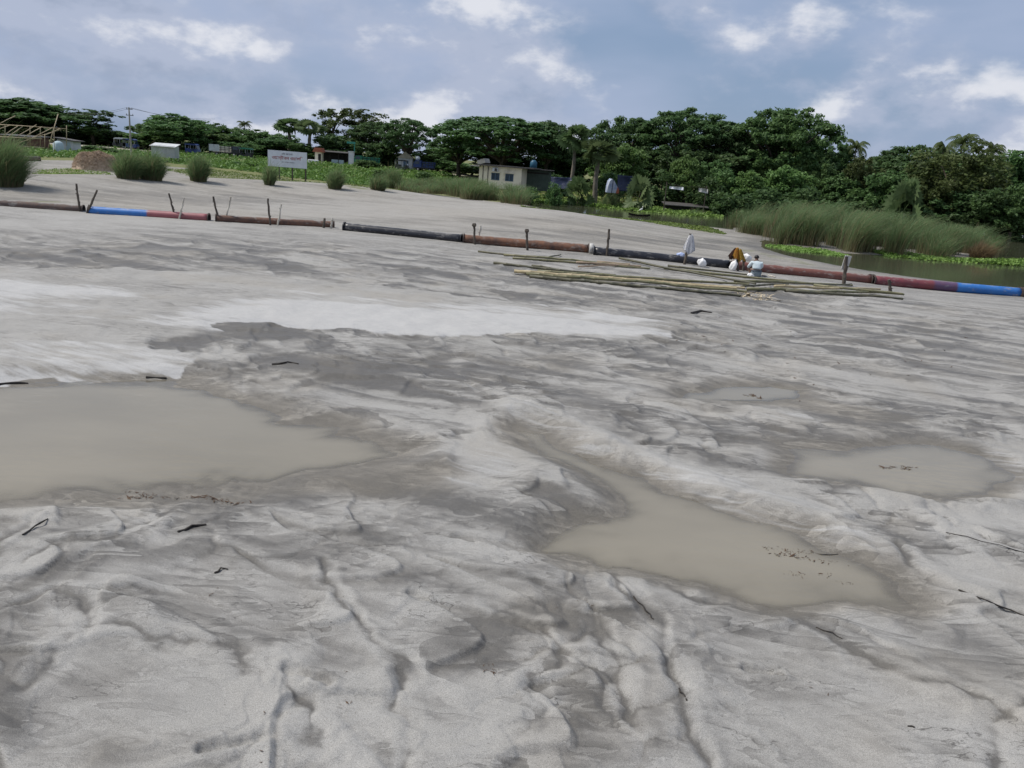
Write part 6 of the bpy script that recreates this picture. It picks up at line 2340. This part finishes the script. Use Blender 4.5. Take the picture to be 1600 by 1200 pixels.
def truck(px, cabm, bedm, label, rz=0.0, Y=141.0, slats=True, L=5.0):
    r = vehicle_root('cargo_truck', px, 247, label, rz, Y)
    mb = MB()
    mb.box(Vector((0, 0, 0.62)), Vector((L, 1.5, 0.16)))
    mb.build('chassis', VDARK, r)
    x1 = L / 2
    mb = MB()
    mb.prism([(x1 - 1.25, 0.7), (x1 + 0.1, 0.7), (x1 + 0.12, 1.25), (x1 - 0.2, 1.85), (x1 - 1.25, 1.88)], (1, 0, 0), (0, 0, 1), (0, 1.6, 0), (0, -0.8, 0))
    mb.build('cab', cabm, r)
    mb = MB()
    mb.prism([(x1 - 0.95, 1.28), (x1 - 0.05, 1.28), (x1 - 0.3, 1.72), (x1 - 0.95, 1.74)], (1, 0, 0), (0, 0, 1), (0, 1.64, 0), (0, -0.82, 0))
    mb.build('cab_window', GLASS, r)
    bl = L - 1.5
    cx = -L / 2 + bl / 2
    mb = MB()
    mb.box(Vector((cx, 0, 0.78)), Vector((bl, 1.7, 0.1)))
    mb.build('bed', bedm, r)
    for sy in (-0.85, 0.85):
        for k in range(3):
            mb = MB()
            mb.box(Vector((cx, sy, 1.0 + 0.3 * k)), Vector((bl, 0.05, 0.2)))
            mb.build('side_board', bedm, r)
        for k in range(5):
            mb = MB()
            mb.box(Vector((cx - bl / 2 + 0.1 + (bl - 0.2) * k / 4, sy * 1.05, 1.25)), Vector((0.08, 0.06, 0.95)))
            mb.build('side_stake', VDARK, r)
    for sx in (-L / 2 + 0.8, x1 - 0.75):
        for sy in (-0.75, 0.75):
            wheel(sx, sy, 0.36, r)
    return r


rickshaw(302, VBLUE, 'blue auto rickshaw right of the stilt hut', R(-4))
rickshaw(384, VGREEN, 'auto rickshaw with a green canopy behind the field', R(180))
truck(355, VDARK, WOOD_P, 'small cargo truck with slatted sides left of the green rickshaw', R(0), L=4.6)
rickshaw(206, VBLUE, 'dark blue auto rickshaw at the foot of the power pole', R(0))
rickshaw(190, VSILVER, 'auto rickshaw with a silver canopy left of the power pole', R(180))
truck(574, VGREEN, VGREEN, 'dark green truck parked beside the gate pillar', R(180), L=4.2)
rickshaw(628, VDARK, 'dark auto rickshaw below the gabled shelter', R(0))
truck(664, VBLUE, VBLUE, 'blue pickup at the right end of the road', R(180), L=3.6)
# white notice panels beside the truck
S = Site('white_panel_board', 335, 247, 137, 'white twin panel board standing left of the cargo truck', 'board')
for q in (-1, 1):
    S.box('panel', (q * 0.46, 0, 1.5), (0.86, 0.05, 1.1), VSILVER)
for q in (-0.85, 0.85):
    S.box('post', (q, 0.05, 0.6), (0.08, 0.05, 1.6), WOOD_D)

# ------------------------------------------------------------------ signboard
SB_ = Site('signboard', 451.5, 280, 78, 'white signboard with red lettering standing at the edge of the field', 'signboard')
sroot = SB_.root
SIGNW = pmat('white_sign_sheet', (0.66, 0.69, 0.74), (0.58, 0.61, 0.67), 0.55, 1.5)
REDP = pmat('red_sign_paint', (0.34, 0.055, 0.05), (0.28, 0.05, 0.05), 0.6, 6)
DGREY = pmat('grey_sign_paint', (0.22, 0.22, 0.27), (0.18, 0.18, 0.22), 0.6, 6)
bw, bh = 58 * SB_.k, 22.5 * SB_.k
ctr_x, ctr_z = SB_.xz(451.5, 251.0)
SB_.box('panel', (ctr_x, 0, ctr_z), (bw, 0.05, bh), SIGNW)
for (cx, cz, sx, sz) in ((ctr_x, ctr_z + bh / 2, bw + 0.08, 0.07), (ctr_x, ctr_z - bh / 2, bw + 0.08, 0.07), (ctr_x - bw / 2, ctr_z, 0.07, bh - 0.08), (ctr_x + bw / 2, ctr_z, 0.07, bh - 0.08)):
    SB_.box('frame_bar', (cx, 0.01, cz), (sx, 0.075, sz), SIGNW)
for fx in (-0.22, 0.12, 0.47):
    SB_.box('post', (ctr_x + fx * bw, 0.09, (ctr_z + bh / 2) / 2 - 0.15), (0.12, 0.09, ctr_z + bh / 2 + 0.1), WOOD_D)


def lettering(txt, cx, cz, w, h, mat_):
    cu = bpy.data.curves.new('lettering', 'FONT')
    cu.body = txt
    cu.align_x, cu.align_y = 'CENTER', 'CENTER'
    cu.extrude = 0.01
    cu.offset = 0.012
    t = bpy.data.objects.new('tmp_text', cu)
    COL.objects.link(t)
    dg = bpy.context.evaluated_depsgraph_get()
    me = bpy.data.meshes.new_from_object(t.evaluated_get(dg))
    bpy.data.objects.remove(t)
    co = np.zeros(len(me.vertices) * 3, np.float32)
    me.vertices.foreach_get('co', co)
    co = co.reshape(-1, 3)
    lo, hi = co.min(0), co.max(0)
    out = np.zeros_like(co)
    out[:, 0] = (co[:, 0] - (lo[0] + hi[0]) / 2) / (hi[0] - lo[0]) * w + cx
    out[:, 2] = (co[:, 1] - (lo[1] + hi[1]) / 2) / (hi[1] - lo[1]) * h + cz
    out[:, 1] = -0.034 - co[:, 2] * 0.5
    me.vertices.foreach_set('co', out.ravel())
    me.materials.clear()
    me.update()
    o = link('lettering', me, mat_, sroot)
    return len(me.vertices)


nv = lettering('\u098f\u0987 \u099c\u09be\u09df\u0997\u09be', ctr_x - 0.0 * bw, ctr_z + 0.34 * bh, 0.30 * bw, 0.15 * bh, DGREY)
lettering('\u0993\u09df\u09be\u09a8\u09cd\u099f\u09be\u09b0\u09a8 \u0993\u09df\u09be\u09b2\u09bf', ctr_x, ctr_z + 0.06 * bh, 0.80 * bw, 0.33 * bh, REDP)
lettering('\u09ae\u09cb\u09ac\u09be\u0987\u09b2 \u09a8\u09ae\u09cd\u09ac\u09b0', ctr_x + 0.02 * bw, ctr_z - 0.20 * bh, 0.34 * bw, 0.10 * bh, DGREY)

# ------------------------------------------------------------------ power pole
PP = at(205, 238, 118)
pg = ground_z(PP.x, 118)
ptop = at(206, 168, 118)
pr = empty('utility_pole', (PP.x, 118, pg), 0, 'thin concrete power pole with wires above the straw heap', 'utility pole')
hh = ptop.z - pg
mb = MB()
mb.tube([(0, 0, -0.5), (0.02, 0, hh * 0.5), (0.06, 0, hh)], [0.15, 0.12, 0.09], 8)
mb.build('shaft', CONC, pr)
for zz, w_ in ((hh - 0.25, 0.9), (hh - 1.1, 1.1)):
    mb = MB()
    mb.box(Vector((0.06, 0.1, zz)), Vector((w_, 0.09, 0.09)))
    cr = mb.build('crossarm', DARKROOF, pr)
    for q in (-0.42, 0.42):
        mb = MB()
        mb.tube([(0.06 + q * w_, 0.1, zz + 0.04), (0.06 + q * w_, 0.1, zz + 0.22)], [0.04, 0.05], 6)
        mb.build('insulator', CONC, cr)
for q, (ex, ey, eY) in enumerate([((105), 178, 130), ((100), 176, 130), (330, 188, 150), (336, 186, 150)]):
    e = at(ex, ey, eY) - pr.location
    s = Vector((0.06 + (-0.38 if q % 2 else 0.38), 0.1, hh - 0.05))
    mb = MB()
    mb.tube([s.lerp(e, i / 10) - Vector((0, 0, 0.5 * math.sin(math.pi * i / 10))) for i in range(11)], 0.018, 4)
    mb.build('wire', DARKROOF, pr)
# second wire span by the gap in the trees
# ------------------------------------------------------------------ straw heap
hb = hit(151, 265.5)
kk = math.hypot(hb.x, hb.y) / FPX
n = 9000
rg = np.random.default_rng(77)
HW, HH = 60 * kk, 22.5 * kk
a = rg.uniform(0, 2 * np.pi, n)
q = rg.uniform(0, 1, n)


def heap(u, v):
    r = np.hypot(u, v)
    return HH * np.clip(1 - r ** 5.0, 0, 1) ** 0.8 * (0.92 + 0.07 * np.sin(5 * u + 1) * np.cos(4 * v) + 0.05 * np.sin(11 * u) + 0.05 * np.sin(17 * v + 5 * u))


root = empty('straw_heap', hb, 0, 'brown heap of dry straw left of the grass clump pair', 'straw heap')
gu, gv = np.meshgrid(np.linspace(-1, 1, 41), np.linspace(-1, 1, 31))
Vh = np.stack([gu.ravel() * HW / 2, gv.ravel() * 1.5, heap(gu.ravel(), gv.ravel()) * 0.95 - 0.06], -1)
Fh = [(j * 41 + i, j * 41 + i + 1, (j + 1) * 41 + i + 1, (j + 1) * 41 + i) for j in range(30) for i in range(40)]
STRAW = pmat('dry_straw', (0.50, 0.39, 0.285), (0.36, 0.27, 0.195), 0.95, 5, bmp=0.6, bd=0.08)
link('mound', np_mesh('mound', Vh, np.array(Fh)), STRAW, root)
u, v = np.sqrt(q) * np.cos(a), np.sqrt(q) * np.sin(a)
C = np.stack([u * HW / 2, v * 1.5, heap(u, v) + rg.uniform(-.03, .06, n)], -1)
Vs, Fs = leaf_cards(C, np.full(n, 0.13), 1.2, None, 0.10, rg)
so = link('loose_straw', np_mesh('loose_straw', Vs, Fs, smooth=False), STRAW, root)
so['kind'] = 'stuff'

# ------------------------------------------------------------------ white egret at the channel
eg = at(1003, 316, 84)
er = empty('egret', (eg.x, 84, ZW + 0.12), R(30), 'white egret standing at the channel below the squat fan palm', 'bird')
WHF = pmat('white_feathers', (0.74, 0.74, 0.72), (0.66, 0.66, 0.64), 0.8, 8)
ev = [(-0.26, 0, 0.36), (-0.12, 0, 0.43), (0.05, 0, 0.47), (0.15, 0, 0.54), (0.13, 0, 0.66), (0.17, 0, 0.78), (0.23, 0, 0.80)]
link('body', skin_mesh('body', ev, [(i, i + 1) for i in range(6)], [0.02, 0.07, 0.085, 0.05, 0.028, 0.028, 0.03], 2, 2), WHF, er)
mb = MB()
mb.tube([(0.24, 0, 0.80), (0.38, 0, 0.78)], [0.016, 0.004], 6)
mb.build('beak', pmat('yellow_beak', (0.5, 0.33, 0.05), (0.42, 0.27, 0.04), 0.5), er)
for sg in (-1, 1):
    mb = MB()
    mb.tube([(0, sg * 0.035, 0.42), (0.02, sg * 0.035, 0.2), (-0.01, sg * 0.035, -0.1)], [0.014, 0.009, 0.009], 5)
    mb.build('leg', TYRE, er)
# moored canoe beside it
bt0 = at(1001, 319, 82)
cr_ = MB()
prof = []
rows = []
for i in range(9):
    s = i / 8 * 2 - 1
    w_ = 0.38 * (1 - abs(s) ** 2.4)
    zk = 0.12 * s * s
    rows.append([cr_.bm.verts.new((s * 1.9, -w_, 0.30 + zk * 2)), cr_.bm.verts.new((s * 1.9, -w_ * 0.6, 0.03 + zk)), cr_.bm.verts.new((s * 1.9, w_ * 0.6, 0.03 + zk)), cr_.bm.verts.new((s * 1.9, w_, 0.30 + zk * 2))])
for r0, r1 in zip(rows[:-1], rows[1:]):
    for k in range(3):
        cr_.bm.faces.new((r0[k], r0[k + 1], r1[k + 1], r1[k]))
bmesh.ops.solidify(cr_.bm, geom=cr_.bm.faces[:], thickness=0.04)
cn = cr_.build('canoe', DARKGAP)
cn.scale = (0.6, 0.8, 0.6)
cn.location = (bt0.x, 82, ZW - 0.05)
tag(cn, 'small dark canoe lying in the water plants by the egret', 'canoe')
